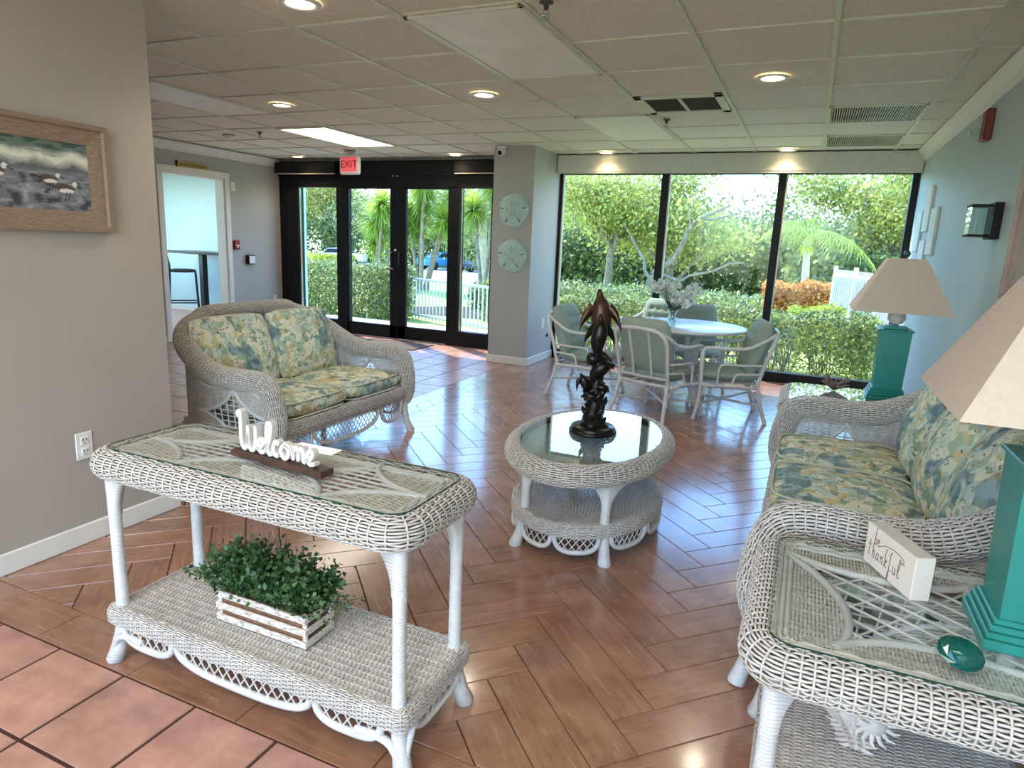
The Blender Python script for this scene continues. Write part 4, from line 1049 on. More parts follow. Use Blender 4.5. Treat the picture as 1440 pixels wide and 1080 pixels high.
    for i in range(nm): a = .045+e+q*i/nm+(.006 if i else 0); b = .045+e+q*(i+1)/nm-.006; sc.append((a, b, .115))
    sc.append((1-.03-e, .97, .12)); scallops(T, Pf, .235, sc, .034, .012, .003, W_)
    for sg in (-1, 1):
        Ps = lambda t, z, sg=sg: np.stack([np.full_like(np.asarray(t, float), sg*(hw-.01)), -D/2+.06+(D-.14)*np.asarray(t), np.asarray(z)+0*np.asarray(t)], -1)
        scallops(T, Ps, .19, [(.04, .48, .075), (.52, .96, .075)], .034, .011, .003, D-.14)
    for sx in (-1, 1):
        g = G(); tube(g, [(sx*(hw-.01), y0, .28), (sx*(hw-.01), y0, .16), (sx*(hw+.0), y0-.012, .08), (sx*(hw+.022), y0-.035, .008), (sx*(hw+.024), y0-.036, 0)], [.026, .024, .023, .028, .026], 12); g.build('leg', 'cane_white', T)
        g = G(); tube(g, [(sx*(hw-.03), D/2-.08, .25), (sx*(hw-.03), D/2-.07, .1), (sx*(hw-.015), D/2-.05, 0)], [.024, .022, .026], 12); g.build('leg', 'cane_white', T)
    # cushions
    inner = 2*(hw-.045); cw = inner/ncush; yb_ = D/2-.07
    for i in range(ncush):
        cx = -inner/2+cw*(i+.5); mt = 'floral_fabric_%d' % ((i+seed) % 5)
        sd_ = D-.26; g = G(); cushion(g, (cw-.004, sd_, .14), .42, 28, pw=.2); h = G()
        for zz in (-.044, .040): h2 = cushion_seam(((cw-.004)*.985, sd_*.985), 16, .0055); h2.move(0, 0, zz); h.merge(h2)
        h.move(cx, -D/2+.015+sd_/2, .385); g.move(cx, -D/2+.015+sd_/2, .385)
        o = g.build('seat_cushion', mt, T); h.build('piping', 'piping', o)
        g = G(); cushion(g, (cw-.004, cush_h, back_thick*1.1), .6, 24, 3.0); h = cushion_seam((cw-.002, cush_h+.002), 16, .0055); 
        tilt = math.radians(72)
        for q in (g, h): q.rot((tilt, 0, 0)).move(cx, yb_-.10, .40+cush_h/2*math.sin(tilt)+.005)
        o = g.build('back_cushion', 'floral_fabric_%d' % ((i+seed+2) % 5), T); h.build('piping', 'piping', o)
    return T
make_settee('wicker_loveseat', 'white wicker loveseat with two floral seat cushions', 'loveseat', (-2.84, 3.20, 0), PI/2, 1.36, .80, 2, .555, .845, None, 0, .14, .45)
make_settee('wicker_sofa', 'white wicker three-seat sofa with floral cushions, along the right wall', 'sofa', (.345, 2.84, 0), -PI/2, 1.76, .80, 3, .565, .845, None, 1, .17, .46)

# ================================================================== DINING SET
def make_table():
    T = thing('dining_table', 'round white rattan dining table by the big window', 'table', (-.98, 5.98, 0))
    g = G(); lathe(g, [(.001, .655), (.54, .655), (.553, .660), (.556, .669), (.553, .678), (.545, .682), (.001, .682)], k=64); g.build('tabletop', 'table_white', T)
    g = G()
    for k in range(4):
        a = PI/4+k*PI/2; c, s = math.cos(a), math.sin(a)
        h = G(); tube(h, catmull([(c*.30, s*.30, 0), (c*.27, s*.27, .10), (c*.17, s*.17, .28), (c*.14, s*.14, .42), (c*.22, s*.22, .58), (c*.34, s*.34, .655)], 5), .02, 10); tube(h, catmull([(c*.26, s*.26, .0), (c*.20, s*.20, .14), (c*.11, s*.11, .30), (c*.08, s*.08, .655)], 5), .016, 8); h.build('leg', 'cane_white', T)
    lathe(g, [(.13, .30), (.15, .31), (.15, .33), (.13, .34)], k=28, cap=False)
    tube(g, [(.30*math.cos(a), .30*math.sin(a), .63) for a in np.linspace(0, 2*PI, 24, endpoint=False)], .014, 8, closed=True); g.build('ring', 'cane_white', T)
make_table()
def make_chair(label, loc, rz):
    T = thing('rattan_dining_chair', label, 'chair', loc, rz, 'rattan dining chairs')       # faces -y
    S = .245; zf = .285
    def cane(g, pts, r=.0125, n=6, closed=False): tube(g, catmull(pts, n, closed), r, 8, closed=closed)
    g = G(); cane(g, [(-S, -.24, zf), (S, -.24, zf), (S+.005, 0, zf), (S-.02, .20, zf), (-S+.02, .20, zf), (-S-.005, 0, zf)], .014, 5, True)
    for x in (-.1, 0, .1): tube(g, [(x, -.23, zf), (x, .20, zf)], .009, 6)
    g.build('seat_frame', 'cane_white', T)
    for sx in (-1, 1):
        g = G(); cane(g, [(sx*S, -.235, .575), (sx*(S+.004), -.24, .40), (sx*(S+.002), -.235, zf), (sx*(S+.012), -.25, .12), (sx*(S+.03), -.275, 0)], .0155); g.build('leg', 'cane_white', T)
        g = G(); cane(g, [(sx*(S-.02), .20, zf+.05), (sx*(S-.02), .205, zf), (sx*(S-.01), .235, .15), (sx*(S+.015), .285, 0)], .0155); g.build('leg', 'cane_white', T)
        # arm sweep: front post over into the back hoop
        g = G(); cane(g, [(sx*S, -.235, zf), (sx*S, -.245, .50), (sx*(S+.004), -.225, .572), (sx*(S+.008), -.15, .585), (sx*(S+.008), 0, .582), (sx*(S+.002), .12, .60), (sx*(S-.02), .24, .665), (sx*(S-.05), .30, .705)], .0145)
        cane(g, [(sx*(S-.02), .24, .46), (sx*(S+.002), .05, .455), (sx*(S+.003), -.05, .455), (sx*(S+.003), -.10, .43), (sx*(S+.002), -.11, zf)], .0095)
        cane(g, [(sx*(S-.02), .23, .39), (sx*(S+.002), .10, .385), (sx*(S+.003), .03, .375), (sx*(S+.002), .0, zf)], .0095)
        g.build('arm', 'cane_white', T)
        g = G(); cane(g, [(sx*(S+.014), -.255, .10), (sx*(S-.0), -.235, .24), (sx*(S-.03), -.232, zf-.015), (sx*.10, -.235, zf-.018)], .009); cane(g, [(sx*(S+.01), .24, .13), (sx*(S-.03), .21, .25), (sx*(S-.06), .20, zf-.015), (sx*.10, .20, zf-.018)], .009)
        cane(g, [(sx*(S+.012), -.25, .12), (sx*(S+.0), -.20, .25), (sx*S, -.12, zf-.016), (sx*S, 0, zf-.018), (sx*(S-.005), .12, zf-.016), (sx*(S-.01), .21, .2)], .009); g.build('brace', 'cane_white', T)
    g = G(); tube(g, [(-S-.012, -.252, .11), (S-.0, .235, .14)], .0105, 8); tube(g, [(S+.012, -.252, .125), (-S+.0, .235, .155)], .0105, 8); g.build('stretcher', 'cane_white', T)
    g = G(); cane(g, [(-S+.02, .20, zf), (-S+.015, .235, .45), (-S+.005, .285, .62), (-S+.05, .315, .70), (-.10, .33, .725), (.10, .33, .725), (S-.05, .315, .70), (S-.005, .285, .62), (S-.015, .235, .45), (S-.02, .20, zf)], .0155)
    for x in (-.085, .085): tube(g, [(x, .215, zf+.055), (x, .25, .5), (x*1.05, .325, .722)], .0115, 8)
    cane(g, [(-S+.02, .21, zf+.055), (0, .222, zf+.055), (S-.02, .21, zf+.055)], .0125); g.build('back_frame', 'cane_white', T)
    g = G(); cushion(g, (.455, .46, .115), .35, 18); g.move(0, -.02, zf+.072); o = g.build('seat_cushion', 'sage_fabric', T); h = cushion_seam((.457, .462), 14, .004); h.move(0, -.02, zf+.072); h.build('piping', 'sage_fabric', o)
    g = G(); 
    def B(u, v, sg):
        x = np.sin((u*2-1)*PI/2); y = np.sin((v*2-1)*PI/2); h = np.power(np.clip(1-np.abs(x)**4, 0, 1), .4)*np.power(np.clip(1-np.abs(y)**4, 0, 1), .4)
        w = .235*(1-.14*np.clip(y, 0, 1)**3); t = .084
        tuft = sum(.030*np.exp(-(((x-a)/.13)**2+((y-b)/.10)**2)) for a in (-.4, 0, .4) for b in (-.35, .05, .45)) if sg > 0 else 0
        return np.stack([x*w, y*.222, sg*(t*h*(.75+.25*(1-x*x)))-tuft*h*(sg > 0)], -1)
    sheet(g, lambda u, v: B(u, v, 1), 30, 34); sheet(g, lambda u, v: B(u, v, -1), 18, 18, flip=True)
    g.rot((math.radians(90-17), 0, 0)); g.move(0, .195, .585); o = g.build('back_cushion', 'sage_fabric', T)
    g = G()
    for a in (-.4, 0, .4):
        for b in (-.35, .05, .45):
            h = G(); lathe(h, [(.001, .006), (.008, .004), (.010, 0)], k=10, cap=False); h.move(a*.215, b*.23, .036); g.merge(h)
    g.rot((math.radians(90-17), 0, 0)); g.move(0, .195, .585); g.build('button', 'sage_fabric', o)
    return T
c0 = make_chair('white rattan chair with its back to the camera, nearest at the round table', (-1.03, 5.34, 0), PI-math.radians(22))
dup(c0, None, (-.52, 5.66, 0), -PI/2+math.radians(14), 'white rattan chair at the right of the round table, seen from its side')
dup(c0, None, (-1.76, 5.74, 0), PI/2-math.radians(4), 'white rattan chair at the left of the round table, beside the column')
dup(c0, None, (-1.50, 7.05, 0), math.radians(-24), 'white rattan chair behind the round table, left of the two by the window')
dup(c0, None, (-.96, 6.68, 0), math.radians(16), 'white rattan chair behind the round table, right of the two by the window')
# ---- flowers in a glass vase
def make_flowers(x, y, z0):
    T = thing('flower_vase', 'clear glass vase of white flowers on the round table', 'vase', (x, y, z0))
    g = G(); lathe(g, [(.001, .003), (.035, .0), (.045, .012), (.04, .04), (.026, .07), (.032, .10), (.05, .125), (.046, .124), (.028, .10), (.022, .07), (.034, .04), (.036, .014), (.001, .01)], k=24, cap=False); g.build('vase', 'dark_glass', T)
    gs = G(); gl = G(); gp = G()
    for i in range(30):
        a = rng.random()*2*PI; s = .05+.16*rng.random()**.8; h = .19+.16*rng.random(); e = np.array([math.cos(a)*s, math.sin(a)*s, h])
        tube(gs, catmull([(0, 0, .03), (math.cos(a)*.02, math.sin(a)*.02, .12), e*.8+np.array([0, 0, .03]), e], 4), .0028, 4, col=.3)
        n = 16; c = e+rng.normal(size=(n, 3))*.016; leaves(gp, c, .046, .1, aspect=.9)
        if 1:
            d = nrm(np.array([math.cos(a), math.sin(a), 1.4])); blade(gl, np.array([0, 0, .08]), d, +.2+.08*rng.random(), .028, .5, 5, c=rng.random())
    gs.build('stem', 'leaf_stem', T); gl.build('leaf', 'leaf_stem', T); gp.build('blossom', 'petal_white', T)
make_flowers(-1.07, 5.98, .682)

# ================================================================== DOLPHIN SCULPTURE
def loft(g, path, rx, ry, k=14, mat=0):
    P = catmull(path, 6); n = len(P); t = np.linspace(0, 1, n); rx = np.interp(t, np.linspace(0, 1, len(rx)), rx); ry = np.interp(t, np.linspace(0, 1, len(ry)), ry)
    T_, N, B = frames(P); a = np.arange(k)*2*PI/k
    V = P[:, None]+(rx[:, None, None]*np.cos(a)[None, :, None]*N[:, None]+ry[:, None, None]*np.sin(a)[None, :, None]*B[:, None])
    i = np.arange(n-1)[:, None]; j = np.arange(k)[None]; j2 = (j+1) % k
    g.add(V, np.stack([i*k+j, i*k+j2, (i+1)*k+j2, (i+1)*k+j], -1).reshape(-1, 4), mat); g.add(V[0], [list(range(k))[::-1]], mat); g.add(V[-1], [list(range(k))], mat)
    return P, T_, N, B
def fin(g, root, d, up, L, w, th=.004, sweep=.5):
    """curved flat fin: root centre, direction d, chord direction up"""
    d = nrm(np.array(d, float)); up = nrm(np.array(up, float)-d*(np.array(up, float)@d)); nn = np.cross(d, up); n = 6; V = []
    for i in range(n+1):
        t = i/n; c = np.array(root)+d*L*t-up*sweep*L*t*t; h = w*.5*(1-t**1.6)+.0006; q = th*(1-t)+.0008
        V += [c+up*h, c+nn*q, c-up*h, c-nn*q]
    i = np.arange(n)[:, None]; j = np.arange(4)[None]; j2 = (j+1) % 4
    g.add(V, np.stack([4*i+j, 4*i+j2, 4*i+4+j2, 4*i+4+j], -1).reshape(-1, 4)); g.add(V[-4:], [[0, 1, 2, 3]])
def dolphin(T, path, s, mat, lateral, dors):
    """path from snout to tail; lateral = side axis, dors = towards the back fin"""
    g = G(); prof = [.006, .012, .016, .034, .043, .047, .045, .038, .027, .016, .009, .006]
    P, T_, N, B = loft(g, path, [q*s for q in prof], [q*s*.95 for q in prof], 16)
    n = len(P); L = np.array(lateral, float); D = np.array(dors, float)
    ip = int(n*.33); 
    for sg in (-1, 1): fin(g, P[ip]+sg*L*.034*s-D*.012*s, sg*L*.8+T_[ip]*.55-D*.35, T_[ip]*-1, .112*s, .050*s, .006)
    ip = int(n*.5); fin(g, P[ip]+D*.036*s, D*.9+T_[ip]*.4, -T_[ip], .065*s, .055*s, .005)
    for sg in (-1, 1): fin(g, P[-1]-T_[-1]*.004, sg*L*.9+T_[-1]*.45, -T_[-1], .080*s, .042*s, .005, .3)
    g.build('dolphin', mat, T)
def make_statue():
    T = thing('dolphin_sculpture', 'tall dark bronze sculpture of leaping dolphins on coffee table', 'sculpture', (-.865, 2.985, .4505), math.radians(0))
    r = np.array([math.cos(.27), math.sin(.27), 0.]); f = np.array([math.sin(.27), -math.cos(.27), 0.])   # r: picture right, f: towards the viewer
    Z = np.array([0, 0, 1.]); q = lambda a, b, c: r*a+f*b+Z*c
    g = G(); lathe(g, [(.001, 0), (.112, 0), (.116, .008), (.112, .016), (.104, .019), (.108, .026), (.100, .034), (.001, .036)], k=44); g.build('plinth', 'bronze', T)
    g = G(); lathe(g, [(.001, .034), (.072, .036), (.060, .05), (.046, .075), (.043, .11), (.044, .15), (.040, .19), (.046, .20), (.001, .205)], k=28)
    g.tr(lambda v: v+np.stack([.008*np.sin(v[:, 2]*70+v[:, 1]*50), .008*np.cos(v[:, 2]*60+v[:, 0]*60), 0*v[:, 2]], -1))
    for i in range(14):
        a = i*2.4; z = .06+.012*i; tube(g, [(.036*math.cos(a), .036*math.sin(a), z-.02), (.052*math.cos(a), .052*math.sin(a), z), (.058*math.cos(a+.3), .058*math.sin(a+.3), z+.016)], [.016, .012, .004], 7)
    tube(g, catmull([q(0, 0, .18), q(.005, 0, .25), q(.012, 0, .31), q(.0, 0, .37), q(.0, 0, .42)], 5), [.036, .034, .032, .031, .03, .03, .029, .028, .027, .026, .025, .026, .026, .025, .024, .023, .022, .021, .020, .018, .016], 12)
    lathe(g, [(.001, .33), (.03, .34), (.034, .36), (.028, .385), (.001, .39)], c=tuple(q(-.02, .01, 0)), k=14)
    g.build('rock_column', 'bronze', T)
    dolphin(T, [q(-.012, .0, .685), q(-.008, .0, .655), q(.0, 0, .60), q(.006, 0, .53), (q(.004, 0, .47)), q(-.008, 0, .42), q(.012, 0, .375)], 1.05, 'bronze_brown', r, -f)
    dolphin(T, [q(.0, .045, .575), q(.004, .045, .54), q(.004, .042, .49), q(-.004, .036, .43), q(.006, .030, .38), q(.03, .02, .345)], .80, 'bronze', r, f)
    dolphin(T, [q(.085, .02, .335), q(.062, .022, .335), q(.03, .024, .325), q(.0, .022, .295), q(-.018, .018, .25), q(-.03, .01, .21)], .78, 'bronze', nrm(f+Z*.2), nrm(-r*.6+Z))
    dolphin(T, [q(-.075, .01, .285), q(-.066, .012, .27), q(-.052, .012, .24), q(-.040, .01, .205), q(-.03, .0, .175)], .48, 'bronze', nrm(r+Z*.3), -f)
    dolphin(T, [q(-.065, .03, .175), q(-.05, .035, .182), q(-.02, .045, .185), q(.01, .048, .17), q(.03, .045, .14)], .5, 'bronze', f, Z)
    dolphin(T, [q(.066, .0, .20), q(.056, .01, .212), q(.035, .02, .225), q(.01, .024, .225), q(-.01, .02, .2)], .42, 'bronze', f, Z)
make_statue()

# ================================================================== WELCOME SIGN
def strokes(g, paths, r, depth, k=10, mat=0):
    """2D strokes in the xz plane, thick in y"""
    for p in paths:
        q = np.array([(a, b) for a, b in p]); n = len(q)
        tn = nrm(np.gradient(catmull([(a, b, 0) for a, b in p], 6)[:, :2], axis=0)); c = catmull([(a, b, 0) for a, b in p], 6)[:, :2]
        nn = np.stack([-tn[:, 1], tn[:, 0]], -1); m = len(c)
        rr = r*np.ones(m); rr[0] *= .55; rr[-1] *= .55; c2 = c.copy()
        ring = [(1, 1), (-1, 1), (-1, -1), (1, -1)]
        ring = [(1, .8), (.8, 1), (-.8, 1), (-1, .8), (-1, -.8), (-.8, -1), (.8, -1), (1, -.8)]
        V = np.stack([np.concatenate([(c2+nn*rr[:, None]*a), np.full((m, 1), depth/2*b)], 1) for a, b in ring], 1)
        V = V[:, :, [0, 2, 1]]; i = np.arange(m-1)[:, None]; j = np.arange(8)[None]; j2 = (j+1) % 8
        g.add(V, np.stack([i*8+j, i*8+j2, (i+1)*8+j2, (i+1)*8+j], -1).reshape(-1, 4), mat, False); g.add(V[0], [list(range(8))], mat, False); g.add(V[-1], [list(range(8))[::-1]], mat, False)
def make_welcome():
    ang = math.radians(-4.5)
    T = thing('welcome_sign', 'white script welcome sign on a dark wooden base', 'sign', (-1.27, 1.340, .7015), ang)
    g = G(); box(g, (0, 0, .009), (.345, .052, .018), 0, .003); g.build('base', 'dark_wood', T)
    L = {'w': ([[(.003, .098), (.0, .11), (.008, .112), (.010, .09), (.010, .03), (.018, .008), (.028, .012), (.034, .03), (.036, .078)], [(.036, .055), (.036, .025), (.044, .008), (.056, .012), (.062, .04), (.062, .082)]], .066),
         'e': ([[(-.004, .014), (.010, .022), (.020, .036), (.014, .046), (.005, .038), (.003, .020), (.012, .008), (.026, .012)]], .026),
         'l': ([[(-.002, .012), (.012, .04), (.022, .085), (.017, .098), (.008, .088), (.006, .03), (.014, .008), (.024, .012)]], .024),
         'c': ([[(.024, .042), (.012, .048), (.003, .030), (.008, .010), (.022, .010)]], .026),
         'o': ([[(.012, .046), (.002, .028), (.010, .008), (.024, .012), (.028, .032), (.014, .047), (.026, .044), (.034, .040)]], .034),
         'm': ([[(.002, .040), (.006, .044), (.008, .008)], [(.008, .030), (.018, .046), (.025, .036), (.025, .008)], [(.025, .030), (.035, .046), (.042, .036), (.042, .014), (.050, .010)]], .050)}
    x = -.155
    for ch in 'welcome':
        P, w = L[ch]; g = G(); strokes(g, [[(x+a*1.12, .018+b*.98) for a, b in p] for p in P], .0068, .022); g.build('letter', 'letter_white', T); x += w*1.16
make_welcome()

# ================================================================== PLANTER
def make_planter():
    T = thing('planter_box', 'slatted wooden planter with dense green boxwood, on console shelf', 'planter', (-1.315, 1.345, .194), 0)
    w, d, h = .335, .125, .105; g = G()
    for i in range(3):
        z = .015+i*.0375
        for sy in (-1, 1): box(g, (0, sy*(d/2-.004), z), (w, .008, .021), 0, .002)
        for sx in (-1, 1): box(g, (sx*(w/2-.004), 0, z), (.008, d-.016, .021), 0, .002)
    for sx in (-1, 1):
        for sy in (-1, 1): box(g, (sx*(w/2-.010), sy*(d/2-.012), h/2), (.014, .010, h), 0, .002)
    g.build('slat', 'washed_wood', T)
    g = G(); 
    for sy in (-1, 1): box(g, (0, sy*(d/2-.013), h/2-.004), (w-.03, .004, h-.012))
    for sx in (-1, 1): box(g, (sx*(w/2-.013), 0, h/2-.004), (.004, d-.03, h-.012))
    box(g, (0, 0, .09), (w-.03, d-.03, .01), 0); g.build('liner', 'brown_board', T)
    gl = G(); gs = G()
    for i in range(330):
        x = (rng.random()-.5)*(w-.03); y = (rng.random()-.5)*(d-.03); base = np.array([x, y, .09])
        d_ = nrm(np.array([x*3.0, y*5.0, .75])+rng.normal(size=3)*.20); L = (.085+.05*rng.random())*(1.0+.12*(x < 0)); e = base+d_*L
        tube(gs, [base, base+d_*L*.5+rng.normal(size=3)*.004, e], .0009, 3, caps=False, col=.2)
        m = 17; t = np.linspace(.25, 1, m)[:, None]; c = base+d_*L*t+rng.normal(size=(m, 3))*.010; leaves(gl, c, .015, .2, aspect=.8, colv=np.clip(rng.random(m)*.6+.3*t[:, 0], 0, 1))
    for i in range(16):
        s = -1 if i < 11 else 1; base = np.array([s*.15, (rng.random()-.5)*.09, .10]); d_ = nrm(np.array([s*(1.0+.5*rng.random()), rng.normal()*.4-.1, .1+.4*rng.random()])); L = .10+.06*rng.random()
        tube(gs, [base, base+d_*L*.6, base+d_*L+np.array([0, 0, .01])], .0009, 3, caps=False, col=.2); m = 14; t = np.linspace(.2, 1, m)[:, None]; leaves(gl, base+d_*L*t+rng.normal(size=(m, 3))*.007, .011, .2, aspect=.7)
    o = gl.build('foliage', 'leaf_box', T); gs.build('twig', 'leaf_box', o); tag(o, kind='stuff')
make_planter()

# ================================================================== LAMPS
def make_lamp(label, x, y, z0, rz=0):
    T = thing('table_lamp', label, 'lamp', (x, y, z0), rz, 'teal table lamps')
    g = G()
    for s, a, b in ((.196, 0, .022), (.184, .022, .036), (.172, .036, .050), (.160, .050, .062)): box(g, (0, 0, (a+b)/2), (s, s, b-a), 0, .003)
    g.build('plinth', 'teal_paint', T)
    g = G(); a, b = .070, .078; V = [(-a, -a, .062), (a, -a, .062), (a, a, .062), (-a, a, .062), (-b, -b, .375), (b, -b, .375), (b, b, .375), (-b, b, .375)]
    g.add(V, [[0, 3, 2, 1], [4, 5, 6, 7], [0, 1, 5, 4], [1, 2, 6, 5], [2, 3, 7, 6], [3, 0, 4, 7]], 0, False); g.build('column', 'teal_paint', T)
    g = G(); box(g, (0, 0, .381), (.172, .172, .012), 0, .003); box(g, (0, 0, .395), (.115, .115, .016), 0, .003); tube(g, [(0, 0, .40), (0, 0, .47)], .014, 12); g.build('neck', 'teal_paint', T)
    g = G(); lathe(g, [(.001, .41), (.030, .415), (.046, .44), (.04, .475), (.02, .50), (.001, .505)], k=20); g.build('bulb', 'shell_white', T)
    g = G(); tube(g, [(.0, 0, .5), (.0, 0, .77)], .003, 6); lathe(g, [(.001, .770), (.012, .775), (.019, .79), (.012, .806), (.001, .81)], k=18); g.build('finial', 'green_glass_bulb', T)
    g = G(); z0_, z1_ = .485, .765; a, b = .232, .088; V = []
    for t_ in (0, .0035):
        for z, s in ((z0_, a), (z1_, b)): V += [(-s+t_, -s+t_, z), (s-t_, -s+t_, z), (s-t_, s-t_, z), (-s+t_, s-t_, z)]
    F = []
    for j in range(4):
        k = (j+1) % 4; F += [[j, k, 4+k, 4+j], [8+k, 8+j, 12+j, 12+k], [j, 8+j, 8+k, k], [4+j, 4+k, 12+k, 12+j]]
    g.add(V, F, 0, False)
    g.build('lamp_shade', 'shade_fabric', T); g = G()
    for j in range(4): a1 = j*PI/2; tube(g, [(0, 0, .755), (.086*math.cos(a1), .086*math.sin(a1), .755)], .002, 5)
    g.build('spider', 'chrome', T)
    return T
make_lamp('teal table lamp on the end table nearest the camera, cut off by the right edge', .503, 1.58, .5665)
make_lamp('teal square table lamp behind the far end of the sofa', .465, 4.165, .5665)

# ---- be thankful block
def make_block():
    a = (.215, 1.82); b = (.298, 1.633); th = .045
    ang = math.atan2(b[1]-a[1], b[0]-a[0]); L = math.dist(a, b)
    T = thing('wooden_block_sign', 'white wooden block reading be thankful, on the near end table', 'sign', ((a[0]+b[0])/2-math.sin(ang)*th/2, (a[1]+b[1])/2+math.cos(ang)*th/2, .5665), ang)
    H = .105; g = G(); box(g, (0, 0, H/2), (L, th, H), 0, .0015); g.build('block', 'block_white', T)
    S = {'b': [[(.3, 2.4), (.15, 2.3), (.0, 1.2), (0, .1), (.25, 0), (.45, .3), (.4, .75), (.1, .8)]], 'e': [[(.0, .4), (.35, .6), (.3, .95), (.08, .8), (.05, .25), (.3, 0), (.6, .2)]],
         't': [[(.25, 2.0), (.15, 1.0), (.15, .1), (.35, .05)], [(-.15, 1.35), (.55, 1.45)]], 'h': [[(.3, 2.2), (.1, 1.8), (.05, 0)], [(.05, .5), (.3, .95), (.42, .6), (.45, .05), (.6, .1)]],
         'a': [[(.45, .85), (.15, .9), (.0, .4), (.15, .0), (.42, .35), (.45, .85), (.45, .1), (.6, .1)]], 'n': [[(.05, .9), (.08, 0)], [(.08, .5), (.3, .95), (.42, .6), (.45, .05), (.6, .1)]],
         'k': [[(.35, 2.4), (.1, 1.9), (.05, 0)], [(.08, .5), (.35, 1.0), (.4, .7), (.1, .5), (.4, .05), (.6, .1)]], 'f': [[(.5, 2.3), (.25, 2.2), (.15, .8), (.1, -1.1), (-.05, -1.0), (.1, -.1), (.55, .1)]],
         'u': [[(.05, .9), (.05, .2), (.25, .0), (.42, .3), (.45, .9), (.45, .1), (.6, .1)]], 'l': [[(.05, .2), (.4, 1.6), (.35, 2.3), (.15, 2.0), (.1, .3), (.3, 0), (.5, .2)]]}
    g = G()
    def write(w, x, z, s, adv):
        for ch in w:
            for p in S[ch]:
                c = catmull([(x+q[0]*s*1.0, -.0, z+q[1]*s) for q in p], 5); tube(g, c, .0010, 5, mat=0)
            x += adv*s
    write('be', -.062, .062, .0175, .72); write('thankful', -.084, .026, .0200, .90)
    tube(g, catmull([(-.036, 0, .066), (-.022, 0, .074), (0, 0, .080), (.03, 0, .082), (.055, 0, .078), (.062, 0, .070), (.052, 0, .066), (.066, 0, .066)], 6), .0009, 5)
    g.move(0, -th/2-.0003, 0); g.build('lettering', 'brown_ink', T)
make_block()
# ---- green crystal
g = G(); n = 12; prof = [(.0, -.026), (.5, -.017), (.85, -.009), (1, -.001), (1, .001), (.86, .010), (.66, .017), (.40, .023), (0, .024)]
V = []; ks = 12
for i, (r, z) in enumerate(prof):
    a = np.arange(ks)*2*PI/ks+(PI/ks if i % 2 else 0); V.append(np.stack([.041*max(r, .001)*np.cos(a), .033*max(r, .001)*np.sin(a), np.full(ks, z)], -1))
F = []
for i in range(len(prof)-1):
    for j in range(ks):
        k = (j+1) % ks; p, q, s, t_ = i*ks+j, i*ks+k, (i+1)*ks+k, (i+1)*ks+j
        F += [[p, q, t_], [q, s, t_]] if i % 2 else [[p, q, s], [p, s, t_]]
g.add(np.array(V), F, 0, False); g.rot((math.radians(38), math.radians(10), 0)); g.move(.352, 1.392, .5665+.0285)
tag(g.build('glass_gem', 'green_crystal'), 'oval faceted emerald green glass gem on the near end table', 'ornament')
# ---- spiky murex shell on the lower shelf
def make_shell():
    T = thing('murex_shell', 'large spiky white seashell on the near table\'s lower shelf', 'seashell', (.205, 1.60, .178))
    g = G(); path = [(-.055, .0, .165), (-.035, -.01, .15), (-.01, -.01, .115), (.01, 0, .075), (.02, 0, .04), (.035, -.01, .008)]
    loft(g, path, [.008, .026, .040, .030, .015, .006], [.008, .024, .036, .028, .014, .006], 20)
    P = catmull(path, 6)
    for i in range(4, len(P)-2, 2):
        for a in np.arange(0, 2*PI, .62):
            dd = np.array([math.cos(a), math.sin(a)*.8, .2*math.sin(a*3)]); r = .03*(1-abs(i/len(P)-.4)); L = .020+.016*rng.random()
            tube(g, [P[i]+dd*r*.6, P[i]+dd*(r+L*.5)+np.array([0, 0, .003]), P[i]+dd*(r+L)+np.array([0, 0, .010])], [.007, .005, .0012], 6)
    h = G(); lathe(h, [(.001, .0), (.022, .006), (.034, .02), (.02, .034), (.001, .04)], k=16)
    for a in np.arange(0, 2*PI, .42): tube(h, [(.028*math.cos(a), .028*math.sin(a), .02), (.046*math.cos(a), .046*math.sin(a), .024), (.056*math.cos(a+.15), .056*math.sin(a+.15), .032)], [.007, .005, .0015], 6)
    h.rot((math.radians(70), 0, math.radians(10))); h.move(.055, .005, .085); g.merge(h); g.build('shell', 'shell_white', T)
make_shell()
# ---- coral / shell piece on the far end table
g = G()
for i in range(26):
    a = rng.random()*2*PI; d_ = nrm(np.array([math.cos(a), math.sin(a)*.6, .25+.9*rng.random()])); L = .05+.06*rng.random(); tube(g, [np.array([0, 0, .012]), d_*L*.5+np.array([0, 0, .008]), d_*L], [.016, .011, .004], 7)
g.move(.21, 4.20, .5665+.004); tag(g.build('coral_piece', 'coral_grey'), 'spiky grey coral piece on the far end table by the lamp', 'ornament')

